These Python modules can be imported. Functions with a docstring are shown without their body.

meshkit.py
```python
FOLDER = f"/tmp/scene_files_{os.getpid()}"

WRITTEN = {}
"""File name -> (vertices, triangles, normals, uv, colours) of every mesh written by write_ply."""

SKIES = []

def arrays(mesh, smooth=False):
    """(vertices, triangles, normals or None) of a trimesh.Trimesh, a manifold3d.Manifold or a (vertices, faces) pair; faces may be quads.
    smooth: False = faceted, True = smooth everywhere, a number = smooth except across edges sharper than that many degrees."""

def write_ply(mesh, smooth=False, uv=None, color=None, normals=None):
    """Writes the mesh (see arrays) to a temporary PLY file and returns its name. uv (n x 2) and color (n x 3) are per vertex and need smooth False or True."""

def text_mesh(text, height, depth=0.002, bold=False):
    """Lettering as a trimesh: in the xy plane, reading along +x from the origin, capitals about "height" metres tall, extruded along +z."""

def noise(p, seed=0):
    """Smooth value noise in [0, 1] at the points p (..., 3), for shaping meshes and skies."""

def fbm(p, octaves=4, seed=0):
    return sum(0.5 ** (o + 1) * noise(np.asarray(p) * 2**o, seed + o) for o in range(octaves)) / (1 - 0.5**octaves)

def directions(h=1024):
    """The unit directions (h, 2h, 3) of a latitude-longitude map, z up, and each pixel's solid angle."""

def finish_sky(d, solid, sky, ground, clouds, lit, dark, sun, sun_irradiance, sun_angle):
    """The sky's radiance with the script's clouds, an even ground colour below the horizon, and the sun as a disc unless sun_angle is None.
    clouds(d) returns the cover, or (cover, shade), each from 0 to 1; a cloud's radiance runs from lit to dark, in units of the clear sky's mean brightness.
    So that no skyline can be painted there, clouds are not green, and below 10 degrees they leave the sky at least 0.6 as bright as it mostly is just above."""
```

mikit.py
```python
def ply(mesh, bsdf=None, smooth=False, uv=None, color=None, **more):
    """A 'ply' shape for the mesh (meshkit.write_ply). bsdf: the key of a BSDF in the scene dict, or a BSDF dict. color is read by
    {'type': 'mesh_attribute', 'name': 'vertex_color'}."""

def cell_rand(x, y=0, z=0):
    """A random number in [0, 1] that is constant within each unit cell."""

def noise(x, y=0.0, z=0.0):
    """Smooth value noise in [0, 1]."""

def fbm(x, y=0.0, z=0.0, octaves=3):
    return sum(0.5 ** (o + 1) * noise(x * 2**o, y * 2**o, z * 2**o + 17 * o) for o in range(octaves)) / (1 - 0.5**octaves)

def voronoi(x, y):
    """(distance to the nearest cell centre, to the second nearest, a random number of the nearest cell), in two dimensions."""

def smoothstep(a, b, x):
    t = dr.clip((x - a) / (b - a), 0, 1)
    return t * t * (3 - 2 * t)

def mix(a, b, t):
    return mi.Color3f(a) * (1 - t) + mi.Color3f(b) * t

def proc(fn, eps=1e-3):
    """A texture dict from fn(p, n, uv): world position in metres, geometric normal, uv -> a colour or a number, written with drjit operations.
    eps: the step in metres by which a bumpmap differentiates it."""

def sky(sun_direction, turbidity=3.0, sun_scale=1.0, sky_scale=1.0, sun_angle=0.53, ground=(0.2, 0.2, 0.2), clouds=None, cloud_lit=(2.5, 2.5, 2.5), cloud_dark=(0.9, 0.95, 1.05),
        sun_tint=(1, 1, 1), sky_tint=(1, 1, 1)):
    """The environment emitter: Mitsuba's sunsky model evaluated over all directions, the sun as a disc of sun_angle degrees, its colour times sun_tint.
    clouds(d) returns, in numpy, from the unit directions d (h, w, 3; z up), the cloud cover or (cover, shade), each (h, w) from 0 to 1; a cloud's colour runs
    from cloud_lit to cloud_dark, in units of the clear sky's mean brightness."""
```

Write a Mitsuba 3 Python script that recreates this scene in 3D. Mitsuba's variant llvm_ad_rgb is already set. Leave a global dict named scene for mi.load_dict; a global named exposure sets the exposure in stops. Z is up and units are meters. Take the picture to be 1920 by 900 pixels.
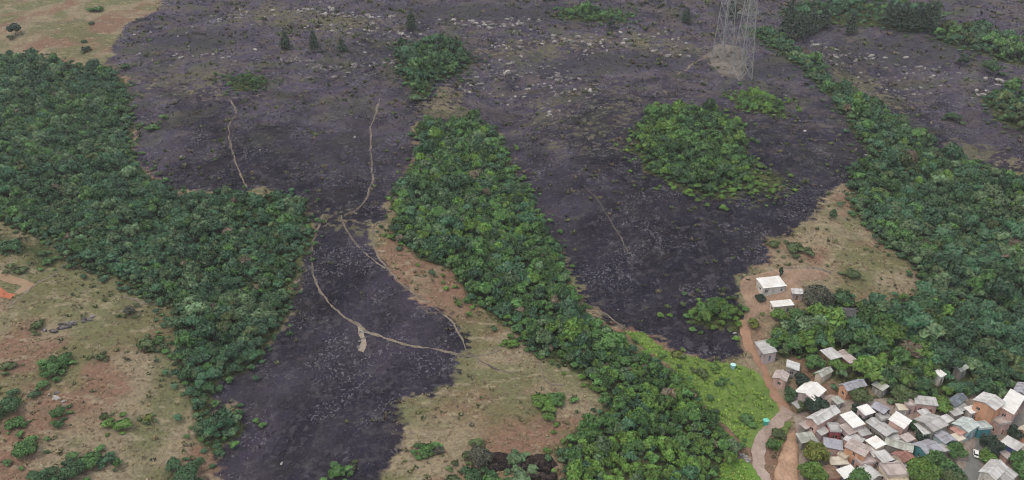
import math, random
import numpy as np, trimesh, shapely, manifold3d
import mitsuba as mi, drjit as dr
import mikit, meshkit
from mikit import noise, fbm, voronoi, cell_rand, smoothstep, mix
from scipy.spatial import Delaunay
from scipy.interpolate import PchipInterpolator
from shapely.geometry import Polygon, LineString, Point
T = mi.ScalarTransform4f
PI = math.pi

# ------------------------------------------------------------------ camera, sky, exposure
CAM = np.array([0.0, 0.0, 115.0])
PITCH = 25.0
FOV = 70.0
exposure = 1.65
S = 1.6   # metres per map unit: the map below is laid out in units of 1.6 m and scaled once at the end
scene, labels = {}, {}
scene['camera'] = {'type': 'perspective', 'fov': FOV, 'fov_axis': 'x', 'near_clip': 1.0, 'far_clip': 20000.0,
                   'to_world': T().look_at(origin=(CAM * S).tolist(), target=[0.0, math.cos(math.radians(PITCH)), 115.0 * S - math.sin(math.radians(PITCH))], up=[0, 0, 1])}
scene['sky'] = mikit.sky([-0.45, -0.25, 0.86], turbidity=4, sun_scale=0.3, sun_angle=14, clouds=lambda d: (np.ones(d.shape[:2]), np.clip(1.0 - 1.25 * d[..., 2], 0, 1)),
                         cloud_lit=(2.9, 2.95, 3.05), cloud_dark=(1.0, 1.08, 1.22))
HAZE = 0.00012
scene['haze_air'] = {'type': 'homogeneous', 'albedo': {'type': 'rgb', 'value': [0.88, 0.93, 0.99]}, 'sigma_t': HAZE}
scene['camera']['medium'] = {'type': 'ref', 'id': 'haze_air'}

# ------------------------------------------------------------------ terrain: one height field of a hillside with wooded gullies
_py = [-600, -100, 0, 60, 105, 150, 190, 250, 310, 345, 400, 470, 560, 700, 1000, 2500, 6000]
_pz = [-12, -2, 1, 6, 11, 19.5, 28, 39.5, 50, 58, 70, 90, 116, 138, 142, 143, 143]
_prof = PchipInterpolator(_py, _pz)
GULLIES = [  # (polyline of x, y; depth; half width)
    ([(-5, 300), (-8, 240), (10, 200), (35, 165), (55, 130), (70, 100), (75, 60)], 5.0, 20.0),
    ([(-230, 330), (-150, 260), (-95, 205), (-62, 165), (-58, 130), (-55, 95), (-52, 60)], 5.0, 24.0),
    ([(150, 420), (150, 330), (165, 260), (140, 200), (125, 165), (110, 120)], 4.0, 24.0),
]
GULLIES = [(LineString(g), d, w) for g, d, w in GULLIES]


def height_fn(x, y):
    x, y = np.broadcast_arrays(np.asarray(x, float), np.asarray(y, float))
    p = np.stack([x, y, 0 * x], -1)
    z = _prof(y)
    near = np.exp(-((np.maximum(np.abs(x) - 330, 0) / 400) ** 2))
    for line, d, w in GULLIES:
        m = (np.abs(x) < 420) & (y > 20) & (y < 560)
        dist = np.full(x.shape, 1e3)
        dist[m] = shapely.distance(line, shapely.points(x[m], y[m]))
        z = z - d * np.exp(-(dist / w) ** 2)
    far = np.clip((y - 60) / 100, 0, 1)
    z = z + (meshkit.fbm(p / 70, 3, 11) - 0.5) * 9 * far + (meshkit.fbm(p / 18, 2, 5) - 0.5) * 1.8
    rough = np.clip((y - 225) / 60, 0.25, 1) * np.clip((700 - y) / 200, 0, 1)
    z = z + ((meshkit.fbm(p / np.array([9, 5, 9]), 3, 31) - 0.5) * 1.6 + np.abs(meshkit.noise(p / np.array([4.5, 2.2, 3]), 9) - 0.5) * 0.5) * rough
    z = z + (meshkit.noise(p / 1.3, 3) - 0.5) * 0.16
    # low rock step in the upper slope
    return z


def _wid(y):
    return 60 + 0.75 * np.clip(y, 50, 560)


_t = np.concatenate([-np.geomspace(6, 1.17, 18), np.linspace(-1.15, 1.15, 640), np.geomspace(1.17, 6, 18)])
_y = np.concatenate([np.linspace(-600, 40, 14), np.linspace(52, 76, 9), np.arange(78, 205, 0.5), np.arange(205, 330, 0.8), np.arange(330, 500, 1.2), np.geomspace(503, 2500, 36)])
GX = _t[None, :] * _wid(_y)[:, None]
GY = np.repeat(_y[:, None], len(_t), 1)
GZ = height_fn(GX, GY)


def H(x, y):
    """Height of the built ground mesh (bilinear in its own grid)."""
    x, y = np.asarray(x, float), np.asarray(y, float)
    t = x / _wid(y)
    j = np.clip(np.searchsorted(_t, t) - 1, 0, len(_t) - 2)
    i = np.clip(np.searchsorted(_y, y) - 1, 0, len(_y) - 2)
    a = np.clip((t - _t[j]) / (_t[j + 1] - _t[j]), 0, 1)
    b = np.clip((y - _y[i]) / (_y[i + 1] - _y[i]), 0, 1)
    return (GZ[i, j] * (1 - a) + GZ[i, j + 1] * a) * (1 - b) + (GZ[i + 1, j] * (1 - a) + GZ[i + 1, j + 1] * a) * b


# ------------------------------------------------------------------ helpers
def key_of(name):
    k, n = name, 0
    while k in scene or k in _used:
        n += 1
        k = f'{name}_{n:03d}'
    _used.add(k)
    return k


_used = set()
_count = {}


def fresh(name):
    n = _count.get(name, -1) + 1
    _count[name] = n
    k = name if n == 0 else f'{name}_{n:03d}'
    return k


def thing(name, label, cat, group=None):
    k = fresh(name)
    labels[k] = {'label': label, 'category': cat}
    if group:
        labels[k]['group'] = group
    return k


def part(parent, name, shape, label=None, kind=None):
    k = fresh(f'{parent}__{name}')
    scene[k] = shape
    if label or kind:
        labels[k] = {a: b for a, b in (('label', label), ('kind', kind)) if b}
    return k


def struct(name, shape, label=None, kind='structure'):
    k = fresh(name)
    scene[k] = shape
    labels[k] = {'kind': kind}
    if label:
        labels[k]['label'] = label
    return k


def rgb(c):
    return {'type': 'rgb', 'value': [float(v) for v in c]}


def ref(k):
    return {'type': 'ref', 'id': k}


_mats = {}


def plain(c, rough=0.6, spec=0.3, metallic=0.0):
    k = (tuple(np.round(c, 3)), rough, spec, metallic)
    if k not in _mats:
        name = f'mat_plain_{len(_mats)}'
        scene[name] = {'type': 'twosided', 'b': {'type': 'principled', 'base_color': rgb(c), 'roughness': rough, 'specular': spec, 'metallic': metallic}}
        _mats[k] = name
    return _mats[k]


def tex(fn, eps=0.02):
    return mikit.proc(lambda p, n, uv: fn(p / S, n, uv), eps=eps * S)


scene['tex_weather'] = tex(lambda p, n, uv: dr.clip(
    0.35 * cell_rand(dr.floor(uv.x / 1.1), dr.floor(uv.y / 1.83)) + 0.75 * smoothstep(0.42, 0.72, fbm(uv.x * 1.6, uv.y * 0.35, 0, 3)) + 0.5 * smoothstep(0.5, 0.8, fbm(uv.x * 0.5, uv.y * 0.5, 3, 2)), 0, 1))
scene['tex_stain'] = tex(lambda p, n, uv: dr.clip(
    1.1 * smoothstep(0.38, 0.75, fbm((p.x + p.y) * 0.9, (p.x - p.y) * 0.9, p.z * 0.35, 3)) + 0.25 * noise(p.x * 3, p.y * 3, p.z * 3), 0, 1))
scene['tex_soil'] = tex(lambda p, n, uv: dr.clip(
    1.5 * (0.55 * fbm(p.x / 2.3, p.y / 2.3, 0, 4) + 0.3 * noise(p.x / 0.35, p.y / 0.35) + 0.35 * fbm(p.x / 9, p.y / 9, 5, 2) - 0.25), 0, 1))
scene['tex_soil_height'] = tex(lambda p, n, uv: fbm(p.x / 0.9, p.y / 0.9, 0, 3), eps=0.05)


def blend(tex, a, b):
    k = (tex, tuple(np.round(a, 3)), tuple(np.round(b, 3)))
    if k not in _mats:
        name = f'mat_blend_{len(_mats)}'
        inner = {'type': 'blendbsdf', 'weight': ref(tex), 'a': {'type': 'diffuse', 'reflectance': rgb(a)}, 'b': {'type': 'diffuse', 'reflectance': rgb(b)}}
        if tex == 'tex_soil':
            inner = {'type': 'bumpmap', 'arbitrary': ref('tex_soil_height'), 'scale': 0.25 * S, 'bsdf': inner}
        scene[name] = {'type': 'twosided', 'b': inner}
        _mats[k] = name
    return _mats[k]


def roofing(c, dirt=0.55):
    c = np.array(c)
    return blend('tex_weather', c, c * dirt * np.array([0.98, 0.95, 0.92]) + np.array([0.015, 0.012, 0.01]))


def render_coat(c, dirt=0.62):
    c = np.array(c)
    return blend('tex_stain', c, c * dirt + np.array([0.02, 0.015, 0.01]))


def soil(a, b):
    return blend('tex_soil', a, b)


# ------------------------------------------------------------------ land cover, outlined in metres on the ground
def poly(pts, wob=0.0, seed=0):
    pg = Polygon(pts).buffer(0)
    if wob:
        ring = np.array(pg.segmentize(1.2).exterior.coords)[:-1]
        q = np.c_[ring, np.zeros(len(ring))]
        ring = ring + np.c_[meshkit.fbm(q / 4, 3, seed) - 0.5, meshkit.fbm(q / 4, 3, seed + 50) - 0.5] * 2 * wob
        pg = Polygon(ring).buffer(0)
    return pg


burnt = poly([(-188.4, 436.0), (325.5, 435.4), (186.7, 222.3), (167.5, 231.2), (155.8, 242.2), (123.6, 238.1), (112.8, 229.4), (106.1, 216.3), (95.7, 208.7), (86.9, 195.5), (73.6, 186.7), (71.1, 177.5), (60.6, 171.9), (58.3, 158.0), (55.3, 148.2), (47.6, 147.9), (39.0, 149.9), (34.8, 155.9), (28.4, 158.8), (19.5, 166.1), (15.0, 182.6), (6.7, 211.2), (0.0, 236.7), (-5.0, 265.1), (-35.2, 261.4), (-34.2, 235.1), (-36.2, 210.3), (-38.6, 198.4), (-40.8, 194.4), (-38.9, 187.3), (-35.2, 179.4), (-29.8, 171.6), (-23.6, 165.9), (-17.6, 160.7), (-13.2, 154.0), (-11.3, 147.9), (-12.7, 142.6), (-14.0, 137.8), (-19.3, 135.2), (-24.0, 134.3), (-26.0, 130.8), (-25.5, 127.2), (-23.1, 122.6), (-24.0, 118.3), (-25.3, 114.2), (-26.0, 109.7), (-55.9, 111.7), (-60.6, 116.9), (-62.9, 124.9), (-60.8, 131.0), (-63.0, 134.5), (-68.3, 132.7), (-70.2, 136.8), (-68.3, 143.8), (-61.6, 150.7), (-61.8, 156.2), (-58.2, 163.5), (-60.4, 185.8), (-58.6, 195.4), (-61.3, 204.4), (-80.6, 215.1), (-104.3, 219.0), (-115.2, 224.7), (-131.6, 242.1), (-149.5, 279.9), (-160.7, 303.6), (-175.0, 320.8), (-181.9, 341.5), (-185.2, 361.1), (-177.2, 376.5)])
wood_left = poly([(-288.2, 317.1), (-253.5, 326.5), (-229.2, 332.1), (-214.3, 331.6), (-189.5, 315.9), (-172.4, 313.5), (-158.8, 299.9), (-147.0, 275.2), (-138.4, 254.3), (-126.6, 233.8), (-113.1, 220.5), (-102.3, 214.6), (-90.9, 216.2), (-79.4, 211.9), (-70.7, 210.8), (-62.7, 205.0), (-59.1, 199.0), (-58.1, 190.5), (-59.6, 183.1), (-60.2, 176.0), (-58.7, 166.6), (-59.5, 159.0), (-62.1, 153.7), (-62.0, 148.9), (-65.4, 143.5), (-69.5, 141.0), (-69.7, 134.7), (-66.7, 130.5), (-61.9, 131.9), (-60.3, 129.6), (-61.8, 124.3), (-63.2, 121.7), (-67.6, 126.5), (-73.1, 134.1), (-78.5, 141.0), (-81.1, 149.7), (-85.6, 159.6), (-88.8, 166.0), (-98.2, 168.9), (-107.6, 174.6), (-112.5, 176.1), (-120.9, 179.1), (-126.6, 185.1), (-136.8, 190.1), (-149.9, 197.4), (-170.3, 200.5), (-203.0, 207.0)], 1.6, 60)
wood_mid = poly([(-34.7, 257.4), (-25.8, 266.1), (-16.2, 271.1), (-6.0, 267.6), (-2.8, 249.3), (0.0, 233.4), (5.2, 222.9), (6.5, 207.6), (12.6, 197.0), (14.3, 184.6), (15.5, 169.6), (17.8, 163.8), (22.7, 157.3), (28.3, 149.7), (35.1, 144.4), (39.3, 139.6), (42.3, 134.8), (43.9, 128.2), (47.5, 122.4), (46.2, 117.7), (40.8, 114.6), (40.9, 109.0), (40.7, 102.0), (8.8, 100.5), (9.4, 110.6), (9.2, 117.3), (12.8, 122.1), (19.5, 127.5), (22.3, 131.4), (17.0, 137.9), (12.2, 142.8), (3.8, 148.6), (0.3, 156.0), (-9.0, 162.4), (-13.2, 170.1), (-16.4, 175.7), (-24.8, 180.3), (-32.0, 188.3), (-35.0, 192.6), (-34.3, 203.1), (-36.0, 215.8), (-32.7, 230.9), (-31.2, 242.1)], 1.6, 61)
wood_right = poly([(110.9, 351.9), (121.2, 348.7), (125.2, 330.0), (129.8, 315.6), (129.4, 295.3), (133.7, 284.4), (141.6, 277.6), (144.3, 260.6), (149.6, 246.4), (158.3, 237.7), (165.6, 223.1), (177.6, 211.7), (205.9, 194.2), (160.4, 136.6), (131.1, 138.1), (117.9, 139.4), (110.6, 133.9), (102.6, 133.7), (94.8, 132.9), (86.7, 130.9), (80.8, 130.6), (81.5, 135.2), (75.0, 138.7), (72.3, 141.2), (71.0, 146.9), (64.6, 146.1), (63.5, 149.2), (65.8, 155.1), (71.7, 157.4), (81.1, 161.7), (84.2, 166.9), (88.6, 160.5), (102.3, 162.9), (109.6, 171.2), (107.5, 179.0), (104.3, 187.2), (102.4, 198.9), (105.2, 211.9), (110.6, 225.0), (122.1, 235.7), (121.7, 253.9), (124.4, 282.0), (120.9, 309.9), (114.6, 326.7)], 1.6, 62)
grove = poly([(43.6, 252.9), (49.9, 263.6), (56.3, 266.6), (65.9, 270.0), (70.4, 263.7), (74.6, 260.6), (78.1, 259.1), (80.6, 251.4), (80.1, 239.7), (77.4, 231.8), (81.5, 226.3), (74.8, 220.8), (76.6, 212.3), (70.5, 211.1), (68.1, 214.3), (61.1, 205.8), (56.9, 208.8), (53.9, 210.2), (48.2, 215.1), (45.0, 220.6), (42.8, 227.9), (42.3, 240.9)], 1.6, 63)
thicket_top = poly([(-52.3, 332.2), (-38.9, 340.4), (-21.6, 334.4), (-16.4, 325.7), (-22.8, 313.8), (-32.6, 297.3), (-34.5, 284.1), (-40.7, 292.2), (-46.8, 307.2)], 1.6, 64)
thicket_east = poly([(193.0, 342.2), (213.8, 347.4), (222.6, 331.8), (241.8, 324.3), (230.3, 305.5), (213.1, 314.1), (202.3, 324.4), (190.6, 334.3)], 1.6, 65)
thicket_edge = poly([(183.0, 280.5), (195.7, 283.3), (214.5, 279.9), (192.3, 245.4), (183.7, 254.7), (180.7, 266.5)], 1.6, 66)
thicket_north = poly([(139.1, 389.4), (165.1, 394.1), (188.0, 384.3), (210.6, 375.5), (193.6, 343.6), (178.8, 345.2), (167.0, 358.0), (155.4, 367.0), (137.6, 368.3)], 1.6, 67)
thicket_spot = poly([(86.1, 282.0), (94.6, 286.4), (103.9, 275.6), (100.8, 264.4), (92.5, 264.8), (85.0, 266.6)], 1.6, 68)
thicket_gate = poly([(45.5, 164.3), (52.2, 164.3), (58.4, 162.0), (57.6, 155.8), (50.5, 156.0), (45.9, 159.1)], 1.6, 69)
thicket_bank = poly([(22.6, 378.8), (39.9, 379.6), (57.2, 370.1), (53.5, 360.8), (33.6, 366.8), (23.5, 371.2)], 1.6, 70)
thicket_ledge = poly([(-117.6, 301.8), (-107.9, 303.1), (-99.8, 297.0), (-102.0, 289.7), (-111.2, 291.7)], 1.6, 71)
scrub = poly([(46.7, 224.3), (77.6, 230.4), (89.7, 223.9), (91.8, 214.4), (77.8, 201.3), (61.0, 204.2), (49.1, 209.5)])
scrub_west = poly([(-151.1, 198.3), (-139.4, 193.8), (-128.3, 187.3), (-122.9, 179.4), (-129.7, 176.0), (-138.4, 176.7), (-154.7, 179.5), (-166.8, 198.8)])
meadow = poly([(28.1, 156.5), (33.6, 156.9), (37.7, 150.2), (47.4, 147.0), (54.9, 145.3), (58.4, 142.8), (59.1, 138.5), (60.3, 135.1), (60.8, 132.5), (56.4, 129.0), (52.3, 123.9), (50.7, 120.6), (48.9, 122.3), (48.3, 125.4), (43.9, 131.4), (42.2, 137.1), (39.0, 142.0), (35.1, 146.6)], 0.5, 3)
meadow_low = poly([(42.7, 116.2), (47.7, 118.0), (49.5, 116.6), (50.2, 114.2), (49.8, 108.3), (40.2, 107.2)], 0.5, 4)
verge = poly([(60.1, 129.4), (61.8, 129.6), (60.3, 127.1), (57.6, 122.8), (55.7, 120.5), (55.2, 121.9), (57.4, 125.9)], 0.3, 24)
village = poly([(62.5, 132.0), (66.9, 134.5), (72.4, 135.3), (76.3, 132.9), (83.5, 133.2), (91.2, 134.3), (99.9, 134.6), (107.1, 136.6), (123.2, 139.0), (105.4, 105.1), (53.4, 105.5), (59.6, 119.8), (61.9, 125.4)], 0.4, 5)
clearing = poly([(60.5, 171.0), (62.8, 173.2), (70.4, 175.1), (80.4, 175.2), (84.8, 173.0), (83.6, 171.1), (76.9, 170.8), (76.1, 165.9), (71.7, 160.5), (66.6, 161.6), (62.1, 159.6), (58.8, 156.2), (58.2, 158.0), (60.1, 163.4), (59.7, 167.5)], 0.5, 6)
bank = poly([(60.0, 126.1), (61.9, 127.0), (61.8, 124.0), (60.3, 119.8), (57.1, 110.0), (51.4, 108.7), (53.4, 114.6), (55.2, 118.1), (57.4, 122.2)], 0.4, 7)
raw_soil = poly([(-144.4, 172.2), (-136.5, 173.3), (-133.1, 172.5), (-129.0, 170.8), (-125.3, 169.2), (-126.3, 166.9), (-127.4, 165.0), (-128.6, 165.7), (-128.1, 167.9), (-131.6, 169.2), (-134.6, 169.7), (-142.4, 168.7)], 0.7, 8)
woods = [wood_left, wood_mid, wood_right, grove, thicket_top, thicket_east, thicket_edge, thicket_north, thicket_spot, thicket_gate, thicket_bank, thicket_ledge]


def inside(pg, x, y):
    return shapely.contains_xy(pg, x, y)


def signed(pg, x, y, reach=14.0):
    d = np.full(np.shape(x), reach)
    box = pg.bounds
    m = (x > box[0] - reach) & (x < box[2] + reach) & (y > box[1] - reach) & (y < box[3] + reach)
    xs, ys = x[m], y[m]
    dd = shapely.distance(pg.boundary, shapely.points(xs, ys))
    dd = np.where(shapely.contains_xy(pg, xs, ys), -dd, dd)
    d[m] = np.clip(dd, -reach, reach)
    return d


def lush_at(x, y):
    v = np.zeros(np.shape(x))
    for w in woods:
        v = np.maximum(v, np.clip(0.5 - signed(w, x, y, 6.0) / 6.0, 0, 1))
    for s in (scrub, scrub_west):
        v = np.maximum(v, 0.52 * np.clip(0.5 - signed(s, x, y, 12.0) / 14.0, 0, 1))
    for s, amount in zip(SPARED, (1, 0.42, 0.6, 0.15, 0.6, 1, 0.35, 0.45, 0.4)):
        v = np.where(v < 0.02, -np.maximum(-v, amount * np.clip(0.5 - signed(s, x, y, 12.0) / 12.0, 0, 1)), v)
    return v


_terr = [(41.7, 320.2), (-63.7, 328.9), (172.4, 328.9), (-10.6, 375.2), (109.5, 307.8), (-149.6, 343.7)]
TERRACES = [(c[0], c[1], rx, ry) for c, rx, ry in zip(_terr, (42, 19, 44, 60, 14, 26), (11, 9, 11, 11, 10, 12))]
SPARED = [poly(q) for q in ([(-35.0, 288.2), (-28.4, 298.7), (-20.8, 298.1), (-23.1, 283.0), (-15.6, 279.0), (-24.2, 269.7), (-33.4, 271.8)], [(-16.8, 333.7), (22.2, 346.5), (59.7, 350.0), (88.4, 333.3), (86.1, 308.2), (79.1, 323.1), (45.8, 336.3), (9.4, 326.3), (-9.4, 324.8)], [(-105.5, 374.4), (-80.5, 369.1), (-60.8, 358.6), (-76.0, 344.9), (-103.7, 366.5)],
          [(8.7, 296.0), (51.9, 295.9), (76.1, 278.7), (44.8, 260.4), (45.9, 242.1), (25.3, 236.4), (7.6, 250.0), (-2.1, 278.6)], [(136.9, 314.6), (152.2, 306.5), (154.5, 279.1), (141.7, 281.7), (133.8, 297.0)], [(159.1, 251.1), (168.4, 242.5), (170.1, 231.4), (160.5, 240.8)], [(-155.0, 303.2), (-124.0, 317.5), (-99.8, 300.5), (-99.5, 280.2), (-132.0, 284.0), (-148.6, 290.4)],
          [(-143.8, 386.9), (-107.9, 384.8), (-88.6, 369.9), (-112.7, 361.6), (-137.7, 367.7)], [(-79.4, 210.7), (-57.7, 203.0), (-41.0, 198.6), (-42.0, 195.1), (-56.9, 198.9), (-74.8, 206.0)])]


gx, gy, gz = GX.ravel(), GY.ravel(), GZ.ravel()
for a in (burnt, wood_left, wood_mid, wood_right):
    shapely.prepare(a)
burn_d = signed(burnt, gx, gy)
lush = lush_at(gx, gy)



def ground_color(p, n, uv):
    x, y = p.x, p.y
    mid = fbm(x / 8, y / 8, 0, 3)
    fine = fbm(x / 1.5, y / 1.0, 3, 3)
    grain = noise(x / 0.4, y / 0.4, 9)
    patch = fbm(x / 15, y / 12, 21, 3)
    patch2 = fbm(x / 13, y / 10, 55, 3)
    # dry grass and soil
    g = mix((0.29, 0.24, 0.165), (0.245, 0.155, 0.112), smoothstep(0.44, 0.64, patch))
    g = mix(g, (0.150, 0.165, 0.080), smoothstep(0.44, 0.66, patch2) * 0.8)
    g = mix(g, (0.16, 0.135, 0.09), smoothstep(0.54, 0.8, fine) * 0.5)
    g = mix(g, (0.36, 0.31, 0.22), smoothstep(0.58, 0.8, fbm(x / 2.6, y / 1.1, 70, 3)) * 0.6)
    g = g * (0.70 + 0.40 * grain)
    # charred slope with ash, scorched grass and stony soil higher up
    high = smoothstep(205, 330, y + 60 * (mid - 0.5))
    ash = fbm(x / 0.42, y / 0.42, 33, 3)
    broad = fbm(x / 30, y / 34, 150, 3)
    rill = fbm(x / 1.4 + 6 * mid, y / 2.6 + 3 * patch, 170, 3)
    b = mix((0.026, 0.024, 0.041), (0.056, 0.048, 0.075), smoothstep(0.3, 0.7, broad + 0.35 * (high - 0.4)))
    b = b * (0.45 + 1.15 * mid)
    b = mix(b, (0.105, 0.098, 0.122), smoothstep(0.50, 0.74, 0.4 * rill + 0.6 * fine) * 0.6)
    b = mix(b, (0.23, 0.22, 0.265), smoothstep(0.58, 0.76, ash) * (0.12 + 0.6 * smoothstep(0.48, 0.66, fbm(x / 7, y / 6, 140, 2))))
    b = mix(b, (0.115, 0.095, 0.08), smoothstep(0.45, 0.72, fbm(x / 6, y / 4, 90, 4)) * (0.10 + 0.42 * high))
    b = mix(b, (0.075, 0.085, 0.05), smoothstep(0.52, 0.74, fbm(x / 10, y / 7, 120, 4)) * (0.08 + 0.45 * high))
    b = b * (0.8 + 0.4 * grain) * (0.74 + 0.40 * high)
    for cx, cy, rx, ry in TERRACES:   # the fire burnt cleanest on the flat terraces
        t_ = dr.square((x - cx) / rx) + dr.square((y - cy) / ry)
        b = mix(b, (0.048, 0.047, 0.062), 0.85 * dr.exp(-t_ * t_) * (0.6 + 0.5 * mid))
    # grass and stony ground that the fire spared
    b = mix(b, mix((0.21, 0.18, 0.12), (0.13, 0.125, 0.075), smoothstep(0.4, 0.6, mid)) * (0.7 + 0.6 * grain), smoothstep(0.15, 0.75, -uv.y + 1.6 * (fine - 0.5) + 0.9 * (mid - 0.5)) * 0.8 * (0.45 * high + (1 - 0.45 * high) * smoothstep(-0.03, 0.12, -uv.y)))
    w = smoothstep(1.2, -1.2, uv.x + 6.5 * (mid - 0.5) + 5 * (fine - 0.5))
    c = mix(g, b, w)
    f = mix((0.045, 0.06, 0.025), (0.09, 0.10, 0.045), smoothstep(0.4, 0.7, fine)) * (0.7 + 0.6 * grain)
    return mix(c, f, smoothstep(0.30, 0.55, uv.y + 0.5 * (mid - 0.5) + 0.25 * (fine - 0.5)))


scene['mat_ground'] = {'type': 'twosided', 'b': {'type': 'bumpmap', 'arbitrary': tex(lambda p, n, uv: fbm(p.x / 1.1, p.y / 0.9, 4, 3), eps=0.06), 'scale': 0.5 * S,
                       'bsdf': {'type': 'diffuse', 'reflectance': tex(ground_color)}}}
ni, nj = GX.shape
idx = np.arange(ni * nj).reshape(ni, nj)
a, b, c, d = idx[:-1, :-1].ravel(), idx[:-1, 1:].ravel(), idx[1:, 1:].ravel(), idx[1:, :-1].ravel()
F = np.vstack([np.stack([a, b, c], 1), np.stack([a, c, d], 1)])
V = np.stack([gx, gy, gz], 1)
fn_ = np.cross(V[F[:, 1]] - V[F[:, 0]], V[F[:, 2]] - V[F[:, 0]])
N = np.zeros_like(V)
for k in range(3):
    np.add.at(N, F[:, k], fn_)
N /= np.linalg.norm(N, axis=1, keepdims=True)
jit = (meshkit.fbm(V / np.array([8, 8, 1e9]), 3, 2) - 0.5) * 4
fd = (burn_d + jit)[F].mean(1)
fl = lush[F].mean(1)
cls = np.where(fl > 0.42, 2, np.where(fd < 0, 0, 1))
UV = np.stack([burn_d, lush], 1)
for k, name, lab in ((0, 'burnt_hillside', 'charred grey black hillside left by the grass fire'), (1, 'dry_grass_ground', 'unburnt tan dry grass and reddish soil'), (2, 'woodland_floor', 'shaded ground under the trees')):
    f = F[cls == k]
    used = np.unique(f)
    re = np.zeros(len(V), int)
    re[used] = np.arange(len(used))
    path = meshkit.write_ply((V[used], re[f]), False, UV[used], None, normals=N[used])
    struct(name, {'type': 'ply', 'filename': path, 'face_normals': False, 'bsdf': ref('mat_ground')}, lab)


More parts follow.
